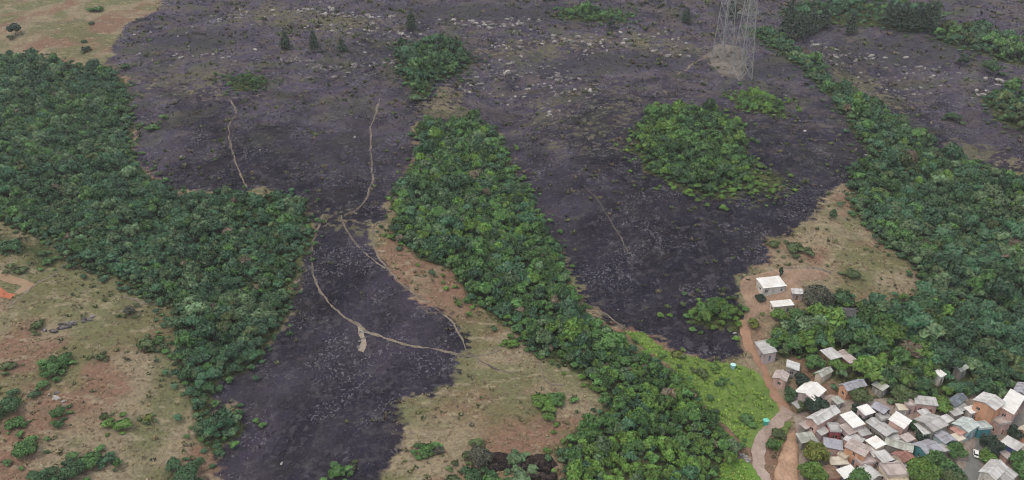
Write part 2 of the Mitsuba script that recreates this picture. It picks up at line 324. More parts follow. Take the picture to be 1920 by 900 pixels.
def sheet(pg, step, lift, lumps=0.0):
    """A sheet lying on the ground inside the outline."""
    pg = pg.buffer(0)
    if pg.geom_type != 'Polygon':
        pg = max(pg.geoms, key=lambda g: g.area)
    ring = np.array(pg.segmentize(step).exterior.coords)[:-1]
    x0, y0, x1, y1 = pg.bounds
    xx, yy = np.meshgrid(np.arange(x0, x1, step), np.arange(y0, y1, step))
    xx, yy = xx.ravel(), yy.ravel()
    m = inside(pg.buffer(-0.4 * step), xx, yy)
    pts = np.vstack([ring, np.c_[xx[m], yy[m]]])
    tri = Delaunay(pts).simplices
    cc = pts[tri].mean(1)
    tri = tri[inside(pg, cc[:, 0], cc[:, 1])]
    e1, e2 = pts[tri[:, 1]] - pts[tri[:, 0]], pts[tri[:, 2]] - pts[tri[:, 0]]
    flip = e1[:, 0] * e2[:, 1] - e1[:, 1] * e2[:, 0] < 0
    tri[flip] = tri[flip][:, ::-1]
    z = H(pts[:, 0], pts[:, 1]) + lift
    z[:len(ring)] -= 0.06
    if lumps:
        z[len(ring):] += lumps * meshkit.fbm(np.c_[pts[len(ring):], 0 * z[len(ring):]] / 2.2, 3, 44)
    return trimesh.Trimesh(np.c_[pts, z], tri, process=False)


def ribbon(pts, width, lift, seed=0, step=0.8, wob=0.25, rag=0.35):
    line = LineString(pts)
    n = max(4, int(line.length / step))
    c = np.array([line.interpolate(s).coords[0] for s in np.linspace(0, line.length, n)])
    for _ in range(3):
        c[1:-1] = (c[:-2] + 2 * c[1:-1] + c[2:]) / 4
    q = np.c_[c, np.zeros(n)]
    c = c + np.c_[meshkit.fbm(q / 5, 3, seed) - 0.5, meshkit.fbm(q / 5, 3, seed + 9) - 0.5] * 2 * wob * min(width, 2.0)
    t = np.gradient(c, axis=0)
    t /= np.linalg.norm(t, axis=1, keepdims=True)
    s = np.stack([-t[:, 1], t[:, 0]], 1)
    wl = width / 2 * np.maximum(1 + rag * 3.4 * (meshkit.fbm(q / 2 + 40, 2, seed) - 0.5), 0.12)
    wr = width / 2 * np.maximum(1 + rag * 3.4 * (meshkit.fbm(q / 2 + 80, 2, seed) - 0.5), 0.12)
    cols = 5
    rows = []
    for k in np.linspace(-1, 1, cols):
        xy = c + s * (k * np.where(k < 0, wl, wr))[:, None]
        rows.append(np.c_[xy, H(xy[:, 0], xy[:, 1]) + lift - 0.05 * abs(k)])
    v = np.stack(rows, 1).reshape(-1, 3)
    i = np.arange(n * cols).reshape(n, cols)
    f = np.vstack([np.stack([i[:-1, :-1].ravel(), i[:-1, 1:].ravel(), i[1:, 1:].ravel()], 1), np.stack([i[:-1, :-1].ravel(), i[1:, 1:].ravel(), i[1:, :-1].ravel()], 1)])
    m = trimesh.Trimesh(v, f, process=False)
    if m.face_normals[:, 2].mean() < 0:
        m.invert()
    return m


M_SOIL = soil((0.36, 0.23, 0.155), (0.22, 0.13, 0.085))
M_PATH = soil((0.30, 0.255, 0.205), (0.07, 0.06, 0.058))
struct('grass_meadow', mikit.ply(sheet(meadow, 0.7, 0.10), soil((0.19, 0.28, 0.07), (0.10, 0.16, 0.045)), True), 'bright green grass slope beside the dirt road')
struct('grass_meadow', mikit.ply(sheet(meadow_low, 0.7, 0.10), soil((0.17, 0.30, 0.06), (0.10, 0.19, 0.04)), True), 'bright green grass at the foot of the dirt road')
struct('grass_verge', mikit.ply(sheet(verge, 0.5, 0.14), soil((0.15, 0.22, 0.06), (0.10, 0.13, 0.05)), True), 'strip of green grass between the dirt road and the earth bank')
struct('village_ground', mikit.ply(sheet(village, 0.7, 0.10, 0.25), soil((0.46, 0.39, 0.35), (0.19, 0.15, 0.125)), True), 'dusty grey pink yards between the houses')
struct('dirt_clearing', mikit.ply(sheet(clearing, 0.6, 0.10, 0.35), soil((0.42, 0.30, 0.225), (0.19, 0.13, 0.095)), True), 'bare earth yard around the highest houses')
struct('dirt_bank', mikit.ply(sheet(bank, 0.45, 0.10, 0.9), soil((0.56, 0.38, 0.27), (0.26, 0.15, 0.10)), True), 'freshly dug orange earth beside the dirt road')
struct('bare_soil', mikit.ply(sheet(raw_soil, 0.6, 0.12), soil((0.36, 0.26, 0.18), (0.27, 0.19, 0.125)), True), 'scraped orange earth at the left edge')
struct('soil_cut', mikit.ply(sheet(poly([(-142.6, 169.1), (-133.0, 166.9), (-129.9, 165.2), (-127.8, 164.8), (-128.3, 163.1), (-130.7, 163.6), (-139.8, 164.4)], 0.2, 9), 0.5, 0.2), soil((0.52, 0.19, 0.11), (0.36, 0.13, 0.08)), True), 'raw red earth cut at the left edge')
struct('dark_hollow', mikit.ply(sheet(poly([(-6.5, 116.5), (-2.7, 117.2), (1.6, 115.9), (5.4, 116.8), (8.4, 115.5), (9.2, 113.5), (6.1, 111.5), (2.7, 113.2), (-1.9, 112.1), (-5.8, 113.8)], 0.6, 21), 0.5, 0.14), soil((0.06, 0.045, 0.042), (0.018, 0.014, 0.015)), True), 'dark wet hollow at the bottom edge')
struct('bare_soil', mikit.ply(sheet(poly([(-39.2, 158.7), (-37.8, 158.3), (-36.9, 155.3), (-35.6, 152.5), (-36.1, 150.2), (-37.5, 151.0), (-37.3, 153.5), (-38.4, 155.8)], 0.5, 19), 0.5, 0.13), soil((0.42, 0.36, 0.29), (0.16, 0.14, 0.125)), True), 'pale worn patch on the burnt spur below the long curved path')
struct('bare_soil', mikit.ply(sheet(poly([(84.3, 323.3), (92.8, 336.9), (99.0, 335.8), (102.2, 324.4), (98.3, 306.3), (91.8, 293.7), (85.0, 297.2), (85.0, 310.4)], 2.0, 20), 0.9, 0.16), soil((0.27, 0.24, 0.215), (0.07, 0.063, 0.065)), True), 'pale stony ground round the feet of the pylons')
ROAD = [(57.4, 157.7), (57.3, 153.2), (58.0, 149.8), (58.7, 146.4), (59.4, 143.4), (59.6, 140.2), (60.1, 136.9), (61.4, 133.8), (61.9, 132.4), (59.4, 130.4), (56.7, 128.2), (53.9, 124.5), (52.0, 121.4), (50.9, 118.3), (50.8, 115.4), (51.0, 111.3), (50.8, 107.3)]
struct('dirt_track', mikit.ply(ribbon(ROAD[:9], 1.9, 0.22, 1, wob=0.5), soil((0.42, 0.26, 0.18), (0.28, 0.17, 0.12)), True), 'orange dirt track climbing past the upper houses')
struct('dirt_road', mikit.ply(ribbon(ROAD[8:], 2.6, 0.26, 2, wob=0.12), soil((0.46, 0.37, 0.33), (0.27, 0.20, 0.165)), True), 'pale curving dirt road at the village edge')
STREET = [(87.4, 105.3), (91.2, 111.8), (94.9, 117.1), (98.7, 121.5), (102.0, 124.6), (106.5, 127.3), (111.1, 129.3), (118.6, 131.4)]
struct('street', mikit.ply(ribbon(STREET, 3.0, 0.30, 3, wob=0.05), soil((0.25, 0.25, 0.245), (0.17, 0.17, 0.168)), True), 'grey paved street running into the village')
M_FAINT = soil((0.20, 0.17, 0.145), (0.05, 0.045, 0.045))
PATHS = [([(-109.3, 281.6), (-104.1, 270.4), (-103.4, 258.8), (-98.0, 244.4), (-93.3, 234.4), (-88.8, 226.0), (-84.2, 217.9)], 1.2, 'winding footpath at the left of the burnt upper slope'),
         ([(-51.5, 281.5), (-51.4, 270.5), (-51.8, 259.1), (-47.7, 236.7), (-44.8, 221.9), (-44.4, 215.1), (-44.7, 207.7), (-46.2, 203.2), (-49.9, 200.1)], 1.4, 'pale vertical footpath in the burnt upper slope'),
         ([(-50.7, 199.9), (-48.4, 194.2), (-44.4, 188.3), (-40.2, 183.1), (-34.6, 177.5)], 1.0, 'footpath crossing the top of the burnt spur'),
         ([(-56.7, 201.2), (-56.6, 194.5), (-57.3, 189.9), (-56.4, 184.9), (-55.0, 178.8), (-51.7, 172.7), (-47.3, 166.5), (-42.5, 161.8), (-36.1, 156.5), (-29.5, 152.6), (-21.9, 149.1), (-11.7, 146.3)], 1.4, 'long curved footpath across the lower burnt spur'),
         ([(-36.9, 197.9), (-40.5, 195.0), (-39.9, 189.3), (-36.6, 181.7), (-31.5, 173.5), (-26.3, 168.2), (-20.4, 163.8), (-15.4, 158.2), (-12.8, 152.8), (-11.0, 147.6), (-5.0, 143.3), (0.0, 141.4)], 1.1, 'path along the edge between burnt and dry grass'),
         ([(22.9, 218.6), (25.8, 212.6), (28.0, 205.9), (29.8, 199.1), (31.4, 193.5), (32.8, 185.6)], 0.65, 'faint footpath in the right burnt slope'),
         ([(16.6, 167.8), (20.8, 165.3), (24.7, 162.1), (27.7, 158.7), (29.6, 157.3)], 0.9, 'faint footpath above the lime meadow'),
         ([(67.6, 301.2), (75.0, 311.6), (83.0, 321.5), (92.9, 334.2)], 2.2, 'pale access track up to the power pylon'),
         ([(69.6, 174.7), (74.9, 175.8), (81.9, 175.3), (84.8, 173.0)], 1.6, 'earth track behind the highest houses'),
         ([(-125.7, 186.7), (-122.4, 182.0), (-122.1, 177.5), (-123.2, 172.7), (-125.7, 168.9), (-126.3, 164.4), (-127.6, 160.7)], 1.0, 'faint path across the left dry grass'),
         ([(-102.5, 167.0), (-99.9, 167.1), (-97.2, 166.2), (-95.3, 165.0)], 1.1, 'short pale path at the left wood edge'),
         ([(5.2, 151.7), (6.6, 144.5), (7.6, 138.5), (9.7, 137.3), (12.1, 137.0)], 0.9, 'thin track through the central dry grass'),
         ([(0.0, 151.9), (-3.9, 148.1), (-7.6, 146.6), (-11.7, 146.3)], 0.8, 'faint trail in the central dry grass'),
         ([(-245.5, 361.2), (-223.3, 363.2), (-200.1, 363.4), (-186.5, 361.2)], 1.2, 'track across the far dry pasture')]
for i, (pts, wd, lab) in enumerate(PATHS):
    struct('footpath', mikit.ply(ribbon(pts, wd * 0.42, 0.13, 20 + i, wob=0.8, rag=0.8), M_FAINT if 'faint' in lab and 'burnt' in lab else M_PATH, True), lab)

# ------------------------------------------------------------------ houses
M_GLASS = plain((0.02, 0.025, 0.03), 0.15, 0.5)
ROOF = {'white': roofing((0.86, 0.87, 0.87), 0.86), 'pale': roofing((0.66, 0.67, 0.68), 0.68), 'light grey': roofing((0.53, 0.535, 0.54), 0.65), 'grey': roofing((0.40, 0.405, 0.41), 0.6),
        'lavender grey': roofing((0.43, 0.44, 0.51), 0.65), 'blue grey': roofing((0.25, 0.30, 0.36)), 'terracotta': roofing((0.38, 0.20, 0.175), 0.65), 'salmon': roofing((0.58, 0.33, 0.29), 0.7),
        'pink grey': roofing((0.56, 0.49, 0.48), 0.7), 'cream': roofing((0.66, 0.61, 0.51), 0.75), 'brown': roofing((0.25, 0.20, 0.165)), 'pale cyan': roofing((0.58, 0.66, 0.66), 0.7), 'dark grey': roofing((0.15, 0.155, 0.165)),
        'green grey': roofing((0.50, 0.53, 0.49), 0.65), 'rusty': roofing((0.30, 0.20, 0.15), 0.6)}
WALL = {'pink': render_coat((0.66, 0.46, 0.42), 0.7), 'grey': render_coat((0.34, 0.325, 0.31)), 'cream': render_coat((0.72, 0.63, 0.52), 0.7), 'orange': render_coat((0.68, 0.38, 0.25), 0.75), 'brick': render_coat((0.40, 0.21, 0.15)),
        'white': render_coat((0.72, 0.71, 0.68)), 'mauve': render_coat((0.52, 0.44, 0.45), 0.7), 'dark': render_coat((0.17, 0.155, 0.17)), 'teal': render_coat((0.10, 0.33, 0.37)), 'cyan': render_coat((0.50, 0.66, 0.70)),
        'blue': render_coat((0.07, 0.10, 0.30)), 'wood': render_coat((0.24, 0.17, 0.115)), 'red': render_coat((0.45, 0.13, 0.14))}
M_FRAME = plain((0.55, 0.54, 0.52))
M_DOOR = [plain((0.22, 0.12, 0.07)), plain((0.50, 0.50, 0.50)), plain((0.12, 0.16, 0.22))]
M_SLAB = blend('tex_stain', (0.42, 0.40, 0.38), (0.25, 0.23, 0.21))


def mani(m):
    return manifold3d.Manifold(manifold3d.Mesh(np.asarray(m.vertices, np.float32), np.asarray(m.faces, np.uint32)))


def mbox(x0, x1, y0, y1, z0, z1):
    return manifold3d.Manifold.cube((x1 - x0, y1 - y0, z1 - z0)).translate((x0, y0, z0))


def tri(m):
    q = m.to_mesh()
    return trimesh.Trimesh(q.vert_properties[:, :3], q.tri_verts, process=False)


def roof_slope(x0, x1, ya, za, yb, zb, off=0.0):
    """Corrugated sheets with lapped rows from the eave (ya, za) up to (yb, zb); returns mesh and uv (metres along, metres down)."""
    nx = max(6, int((x1 - x0) / 0.1))
    length = math.hypot(yb - ya, zb - za)
    rows = max(1, int(round(length / 1.2)))
    us = np.linspace(x0, x1, nx + 1)
    ny, nz = -(zb - za) / length * np.sign(yb - ya), abs(yb - ya) / length
    vs, ups = [], []
    for r in range(rows):
        vs += [r / rows + (0.0 if r == 0 else -0.02), (r + 1) / rows]
        ups += [0.05, 0.0]
    vs, ups = np.array(vs), np.array(ups)
    wave = 0.025 * np.cos(us / 0.4 * 2 * PI)
    U, Vv = np.meshgrid(us, vs)
    Hh = wave[None, :] + ups[:, None] + 0.05
    def surf(h):
        return np.stack([U, ya + (yb - ya) * Vv + ny * h, za + (zb - za) * Vv + nz * h], -1).reshape(-1, 3)
    top, bot = surf(Hh), surf(np.full(U.shape, -0.02))
    n0, n1 = len(vs), nx + 1
    i = np.arange(n0 * n1).reshape(n0, n1)
    def quads(i):
        return np.vstack([np.stack([i[:-1, :-1].ravel(), i[:-1, 1:].ravel(), i[1:, 1:].ravel()], 1), np.stack([i[:-1, :-1].ravel(), i[1:, 1:].ravel(), i[1:, :-1].ravel()], 1)])
    f = quads(i)
    o = n0 * n1
    edge = np.concatenate([i[0, :-1], i[:-1, -1], i[-1, :0:-1], i[:0:-1, 0]])
    e2 = np.roll(edge, -1)
    side = np.vstack([np.stack([edge, edge + o, e2 + o], 1), np.stack([edge, e2 + o, e2], 1)])
    f = np.vstack([f, f[:, ::-1] + o, side])
    v = np.vstack([top, bot])
    uv = np.c_[np.tile(U.ravel(), 2) + off, np.tile((1 - Vv).ravel() * length, 2) + off * 0.37]
    return trimesh.Trimesh(v, f, process=False), uv


HOUSES_AT = []
_hn = 0


def house(q, kind, wall_h, roof_c, wall_c, label, rise=0.9, storeys=1, flip=False, cat='house', tank=None, name='house', sink=2.6):
    global _hn
    _hn += 1
    x, y, z, L, W, yaw = q
    wall_h, rise, L, W = wall_h * 0.80, rise * 0.8, L * 1.08, W * 1.08
    r = np.random.default_rng(1000 + _hn)
    k = thing(name, label, cat)
    HOUSES_AT.append((x, y, yaw, L, W, z))
    M = T().translate([x, y, z]).rotate([0, 0, 1], math.degrees(yaw))
    ov = 0.25 if kind != 'flat' else 0.0
    L, W = max(L - 2 * ov, 1.6), max(W - 2 * ov, 1.5)
    hx, hy = L / 2, W / 2
    th = 0.12
    if kind == 'gable':
        prof = [(-hy, -sink), (hy, -sink), (hy, wall_h), (0, wall_h + rise), (-hy, wall_h)]
    elif kind == 'mono':
        lo, hi = (wall_h, wall_h + rise) if not flip else (wall_h + rise, wall_h)
        prof = [(-hy, -sink), (hy, -sink), (hy, hi), (-hy, lo)]
    else:
        prof = [(-hy, -sink), (hy, -sink), (hy, wall_h), (-hy, wall_h)]
    cs = manifold3d.CrossSection([prof])
    body = manifold3d.Manifold.extrude(cs, L).rotate((90, 0, 90)).translate((-hx, 0, 0))
    inner = mbox(-hx + th, hx - th, -hy + th, hy - th, 0.05, wall_h - 0.05)
    cuts, wins, doors = [], [], []
    fh = wall_h / storeys
    for s in range(storeys):
        zb = s * fh
        for side in (0, 1, 2, 3):
            run = L if side in (0, 2) else W
            n = max(1, int(run / 2.0))
            if run < 1.6 and side in (1, 3):
                continue
            for i in range(n):
                if r.random() < 0.15 and n > 1:
                    continue
                c = -run / 2 + run * (i + 0.5) / n + r.uniform(-0.2, 0.2)
                isdoor = s == 0 and i == n // 2 and side in (0, 1)
                w, h0, h1 = (0.55, 0.02, min(1.32, fh - 0.2)) if isdoor else (r.choice([0.5, 0.7, 0.9]), 0.62, min(1.35, fh - 0.25))
                if w > run - 0.4:
                    continue
                a = (c - w / 2, c + w / 2, zb + h0, zb + h1)
                (doors if isdoor else wins).append((side, a))
                e = 0.5
                if side == 0: cuts.append(mbox(a[0], a[1], -hy - e, -hy + th + 0.1, a[2], a[3]))
                if side == 2: cuts.append(mbox(a[0], a[1], hy - th - 0.1, hy + e, a[2], a[3]))
                if side == 1: cuts.append(mbox(hx - th - 0.1, hx + e, a[0], a[1], a[2], a[3]))
                if side == 3: cuts.append(mbox(-hx - e, -hx + th + 0.1, a[0], a[1], a[2], a[3]))
    solid = body - inner
    for c in cuts:
        solid = solid - c
    wm = tri(solid)
    part(k, 'wall', mikit.ply(wm, WALL[wall_c], False, to_world=M))

    def panel(side, a, inset, thick, grow=0.0):
        u0, u1, z0, z1 = a[0] - grow, a[1] + grow, a[2] - grow, a[3] + grow
        if side == 0: return trimesh.creation.box(bounds=[[u0, -hy + inset - thick, z0], [u1, -hy + inset, z1]])
        if side == 2: return trimesh.creation.box(bounds=[[u0, hy - inset, z0], [u1, hy - inset + thick, z1]])
        if side == 1: return trimesh.creation.box(bounds=[[hx - inset, u0, z0], [hx - inset + thick, u1, z1]])
        return trimesh.creation.box(bounds=[[-hx + inset - thick, u0, z0], [-hx + inset, u1, z1]])
    for side, a in wins:
        mid = (a[0] + a[1]) / 2
        pane = panel(side, a, 0.12, 0.02)
        w = part(k, 'window', mikit.ply(pane, M_GLASS, False, to_world=M))
        bars = trimesh.util.concatenate([panel(side, (a[0], a[1], a[2] - 0.06, a[2] - 0.002), 0.02, 0.08), panel(side, (mid - 0.03, mid + 0.03, a[2], a[3]), 0.095, 0.03)])
        part(w, 'frame', mikit.ply(bars, M_FRAME, False, to_world=M))
    dm = M_DOOR[_hn % 3]
    for side, a in doors:
        part(k, 'door', mikit.ply(panel(side, a, 0.1, 0.04), dm, False, to_world=M))
    off = 37.0 * _hn
    if kind == 'gable':
        sl = rise / hy
        for sgn in (-1, 1):
            m, uv = roof_slope(-hx - ov, hx + ov, sgn * (hy + ov), wall_h - sl * ov + 0.06, 0.0, wall_h + rise + 0.06, off + 11 * sgn)
            part(k, 'roof', mikit.ply(m, ROOF[roof_c], False, uv=uv, to_world=M))
        cap = trimesh.creation.box(bounds=[[-hx - ov, -0.16, wall_h + rise + 0.10], [hx + ov, 0.16, wall_h + rise + 0.17]])
        part(k, 'ridge_cap', mikit.ply(cap, ROOF[roof_c], False, uv=np.c_[np.asarray(cap.vertices)[:, 0] + off, np.asarray(cap.vertices)[:, 1]], to_world=M))
    elif kind == 'mono':
        sl = rise / W
        m, uv = roof_slope(-hx - ov, hx + ov, -hy - ov, lo - (hi - lo) / W * ov + 0.06, hy + ov, hi + (hi - lo) / W * ov + 0.06, off)
        part(k, 'roof', mikit.ply(m, ROOF[roof_c], False, uv=uv, to_world=M))
    else:
        slab = mbox(-hx - 0.15, hx + 0.15, -hy - 0.15, hy + 0.15, wall_h + 0.003, wall_h + 0.2)
        rim = mbox(-hx - 0.1, hx + 0.1, -hy - 0.1, hy + 0.1, wall_h + 0.2, wall_h + 0.5) - mbox(-hx + 0.08, hx - 0.08, -hy + 0.08, hy - 0.08, wall_h + 0.2, wall_h + 1)
        m = tri(slab + rim)
        vv = np.asarray(m.vertices)
        part(k, 'roof', mikit.ply(m, ROOF[roof_c], False, uv=np.c_[vv[:, 0] + off, vv[:, 1] + off], to_world=M))
    return k


# upper settlement and houses among the trees
house((67.49, 167.83, 22.14, 6.11, 3.94, 0.207), 'mono', 2.6, 'white', 'white', 'white roofed house on the bare earth clearing, the highest of all the houses')
house((68.20, 160.61, 20.30, 5.32, 2.04, 0.174), 'mono', 2.4, 'white', 'cream', 'long narrow white roofed house at the lower edge of the bare clearing', rise=0.5)
house((73.19, 164.31, 21.67, 2.72, 2.00, -0.135), 'mono', 2.4, 'pale', 'mauve', 'small pale roofed house beside the big round grey green tree', rise=0.5)
house((83.18, 156.82, 20.18, 5.18, 4.20, -0.204), 'gable', 2.4, 'dark grey', 'white', 'dark roofed house half hidden in trees below the round grey tree', rise=0.8)
house((60.73, 147.77, 15.64, 5.07, 3.25, -1.468), 'mono', 2.5, 'light grey', 'mauve', 'light grey roofed house alone beside the orange track', rise=0.5)
house((65.54, 142.23, 14.15, 2.99, 2.79, 1.170), 'mono', 2.5, 'pale', 'grey', 'small pale roofed house directly behind the pink walled house on the track', rise=0.5)
house((62.21, 139.97, 12.97, 3.47, 2.98, 1.036), 'gable', 2.6, 'pink grey', 'pink', 'pink walled house with pinkish grey roof beside the orange track', rise=0.6)
house((75.01, 144.41, 15.99, 3.45, 3.44, 0.383), 'mono', 2.5, 'pale', 'wood', 'pale roofed shack among the trees above the village', rise=0.5)
house((78.30, 143.52, 15.97, 4.70, 2.14, -1.265), 'mono', 2.3, 'pink grey', 'wood', 'long narrow grey brown shed beside the pale roofed shack in the trees', rise=0.4, cat='shed', name='shed')
house((71.81, 139.68, 14.45, 4.15, 1.65, 0.576), 'gable', 2.4, 'green grey', 'cream', 'small greenish beige roofed house under trees behind the white gable house', rise=0.6)
house((67.07, 134.56, 12.47, 5.44, 4.37, 0.763), 'gable', 3.0, 'white', 'mauve', 'bright white gable roofed house behind the dark round tree', rise=0.9)
house((76.50, 134.95, 13.80, 5.43, 2.43, 0.370), 'gable', 3.0, 'lavender grey', 'orange', 'grey gable roofed house with an orange end wall, in front of the wood', rise=0.8)
house((82.62, 134.82, 13.98, 2.65, 2.22, -1.046), 'mono', 2.4, 'green grey', 'grey', 'small greenish grey roofed house beside the orange ended grey house', rise=0.5)
house((103.79, 140.82, 14.39, 2.96, 1.74, 0.533), 'gable', 3.0, 'green grey', 'grey', 'pale green grey roof showing between the trees at right', rise=0.6)
house((97.73, 138.51, 14.24, 2.15, 1.61, 0.543), 'mono', 3.0, 'white', 'white', 'tiny white roofed house between trees left of the green grey roof', rise=0.4)
house((72.08, 131.69, 12.50, 2.18, 1.70, 0.477), 'mono', 2.2, 'green grey', 'grey', 'small pale shed at the back corner of the big light grey house', rise=0.4, cat='shed', name='shed')
house((63.62, 132.03, 11.18, 1.95, 1.41, 0.506), 'mono', 2.1, 'grey', 'wood', 'small grey shed at the top bend of the dirt road', rise=0.3, cat='shed', name='shed')
# middle rows of the village
house((67.60, 127.81, 10.64, 7.61, 2.75, 0.586), 'gable', 3.6, 'pale', 'pink', 'big light grey roofed house at the left corner of the village by the road', rise=0.8)
house((72.99, 125.78, 10.89, 4.22, 2.73, -1.336), 'mono', 3.4, 'white', 'mauve', 'long white roofed house right of the big light grey house', rise=0.6)
house((76.73, 128.08, 12.25, 2.84, 2.39, 0.401), 'mono', 2.7, 'white', 'mauve', 'white roofed house touching the grey roofed house with dark walls', rise=0.5)
house((80.08, 128.37, 12.58, 2.95, 2.60, -0.994), 'gable', 2.9, 'lavender grey', 'dark', 'grey roofed house with dark purplish walls behind the bright white roof', rise=0.7)
house((82.36, 124.49, 11.74, 3.83, 3.17, 0.730), 'mono', 3.4, 'white', 'pink', 'brightest white square roofed house in the middle of the village', rise=0.6)
house((78.34, 123.71, 11.28, 5.04, 3.32, -1.140), 'gable', 2.9, 'light grey', 'grey', 'light grey roofed house left of the brightest white roof', rise=0.6)
house((90.60, 130.29, 12.77, 4.33, 2.45, -0.199), 'mono', 3.0, 'light grey', 'pink', 'long low house with pink front at the edge of the wood', rise=0.5)
house((84.87, 128.96, 12.79, 1.74, 1.61, 0.034), 'mono', 2.2, 'cream', 'white', 'tiny cream shed left of the pink fronted house', rise=0.3, cat='shed', name='shed')
house((86.69, 129.65, 12.86, 1.84, 1.60, 0.136), 'flat', 2.8, 'pink grey', 'pink', 'small flat roofed pink annex beside the pink fronted house', name='annex', cat='annex')
house((88.97, 124.38, 11.58, 4.64, 4.32, 0.467), 'gable', 3.4, 'light grey', 'grey', 'large grey roofed house right of the brightest white roof', rise=0.8)
house((87.38, 123.24, 11.47, 3.15, 2.95, 0.211), 'mono', 2.5, 'pale', 'white', 'pale lean-to house in front of the large grey roofed house', rise=0.4)
house((98.17, 131.46, 12.45, 5.24, 2.07, 0.623), 'gable', 2.7, 'blue grey', 'grey', 'blue grey roofed house left of the orange building', rise=0.7)
house((98.61, 129.86, 12.10, 3.17, 1.31, 0.483), 'mono', 2.2, 'grey', 'wood', 'brownish grey shed below the blue grey roof', rise=0.3, cat='shed', name='shed')
house((103.40, 128.78, 11.13, 4.48, 4.31, 0.612), 'gable', 6.6, 'pale', 'orange', 'tall two storey orange building at the upper right', rise=0.7, storeys=2, cat='building', name='apartment_building')
house((109.30, 129.91, 10.85, 8.30, 2.88, 0.763), 'mono', 5.4, 'white', 'pink', 'two storey house with bright white roof touching the orange building', rise=0.6, storeys=2)
house((114.84, 134.84, 12.28, 4.65, 2.73, 0.822), 'gable', 3.4, 'lavender grey', 'mauve', 'lavender grey roofed house behind the white roof at the right edge', rise=0.7)
house((96.55, 124.46, 10.83, 4.21, 3.32, 0.562), 'gable', 3.5, 'pale cyan', 'cyan', 'pale cyan house at the bend of the street', rise=0.7)
house((94.38, 123.10, 11.02, 2.38, 2.13, -1.223), 'mono', 2.5, 'salmon', 'pink', 'salmon roofed house in front of the pale cyan house', rise=0.4)
house((100.47, 124.87, 10.49, 2.57, 1.87, 0.134), 'flat', 3.0, 'pale cyan', 'teal', 'small teal house at the inside of the street bend')
house((90.37, 121.06, 10.89, 3.33, 3.11, -1.269), 'gable', 2.8, 'lavender grey', 'cyan', 'lavender grey roofed house left of the salmon roof', rise=0.7)
house((93.42, 121.41, 10.78, 2.17, 1.13, 0.379), 'mono', 2.4, 'cream', 'cream', 'small cream annex between the lavender roof and the street', rise=0.3, cat='annex', name='annex')
# front rows
house((62.65, 123.21, 8.97, 3.59, 2.50, 0.193), 'mono', 2.5, 'green grey', 'grey', 'grey roofed house at the edge of the orange earth bank', rise=0.5)
house((69.00, 124.85, 9.89, 2.18, 2.00, 1.507), 'flat', 3.0, 'light grey', 'red', 'small flat roofed house with red wall below the big light grey house')
house((71.79, 124.20, 10.21, 2.88, 2.74, 0.452), 'mono', 3.0, 'pink grey', 'mauve', 'pinkish grey roofed house below the long white roof', rise=0.4)
house((71.92, 121.56, 9.58, 3.60, 2.94, 0.759), 'mono', 2.9, 'pale', 'pink', 'pale pink tinged roof between the pinkish grey house and the orange house', rise=0.4)
house((67.36, 120.97, 8.84, 3.49, 2.55, -0.306), 'mono', 2.9, 'lavender grey', 'pink', 'lavender roofed house with pink front above the cream shed', rise=0.5)
house((71.47, 118.63, 8.97, 4.03, 3.62, -0.815), 'gable', 4.3, 'pink grey', 'orange', 'orange fronted two storey house in the front rows', rise=0.5, storeys=2)
house((75.76, 120.18, 9.91, 2.73, 2.66, -1.194), 'mono', 2.9, 'white', 'cream', 'white roofed house between the orange fronted house and the red roof', rise=0.5)
house((80.24, 119.49, 10.35, 4.96, 2.94, -0.533), 'gable', 2.8, 'green grey', 'grey', 'green grey roofed house behind the terracotta roof', rise=0.7)
house((79.83, 116.80, 9.69, 3.20, 2.81, 0.486), 'gable', 2.8, 'terracotta', 'cream', 'house with the only terracotta red roof', rise=0.8)
house((85.46, 118.23, 10.49, 4.14, 3.45, 0.360), 'gable', 3.0, 'lavender grey', 'teal', 'lavender grey roofed house with teal blue walls right of the red roof', rise=0.7)
house((76.01, 116.79, 9.24, 2.82, 2.67, 0.332), 'mono', 2.9, 'pale', 'mauve', 'pale roofed house left of the terracotta roof', rise=0.4)
house((67.12, 117.14, 8.22, 3.59, 1.85, 0.067), 'mono', 2.3, 'cream', 'cream', 'long cream shed below the lavender roofed pink house', rise=0.4, cat='shed', name='shed')
house((64.06, 114.40, 7.62, 3.66, 3.50, 0.193), 'gable', 2.6, 'rusty', 'brick', 'brown roofed brick house beside the yellow green bamboo clump', rise=0.6)
house((67.72, 114.05, 7.60, 3.64, 2.20, 0.396), 'mono', 2.9, 'white', 'dark', 'white roofed house at the bottom edge left of the small round tree', rise=0.5)
house((72.15, 113.73, 8.11, 3.55, 2.80, -1.173), 'gable', 2.8, 'pale', 'grey', 'pale gable roofed house at the bottom edge right of the small round tree', rise=0.7)
house((76.63, 113.32, 8.55, 4.11, 3.05, 0.069), 'flat', 3.4, 'pink grey', 'cream', 'flat roofed cream house beside the big bright green tree')
house((76.43, 110.95, 8.05, 3.70, 3.10, 0.025), 'flat', 2.9, 'cream', 'pink', 'flat roofed pink house cut by the bottom edge')
house((103.63, 119.44, 9.34, 3.22, 2.52, -1.025), 'mono', 4.0, 'pale', 'blue', 'deep blue walled house right of the street', rise=0.6)
house((102.32, 118.08, 9.20, 2.44, 1.48, 0.336), 'mono', 2.2, 'pink grey', 'pink', 'low pink annex in front of the deep blue house', rise=0.3, cat='annex', name='annex')
house((95.93, 112.73, 9.27, 5.53, 2.93, 0.663), 'gable', 3.4, 'pale', 'white', 'large pale gable roofed house at the bottom right', rise=0.9)
house((98.13, 111.67, 8.97, 4.23, 2.12, 0.579), 'mono', 2.9, 'light grey', 'white', 'light grey side wing of the large pale gable house', rise=0.5, name='annex', cat='annex')
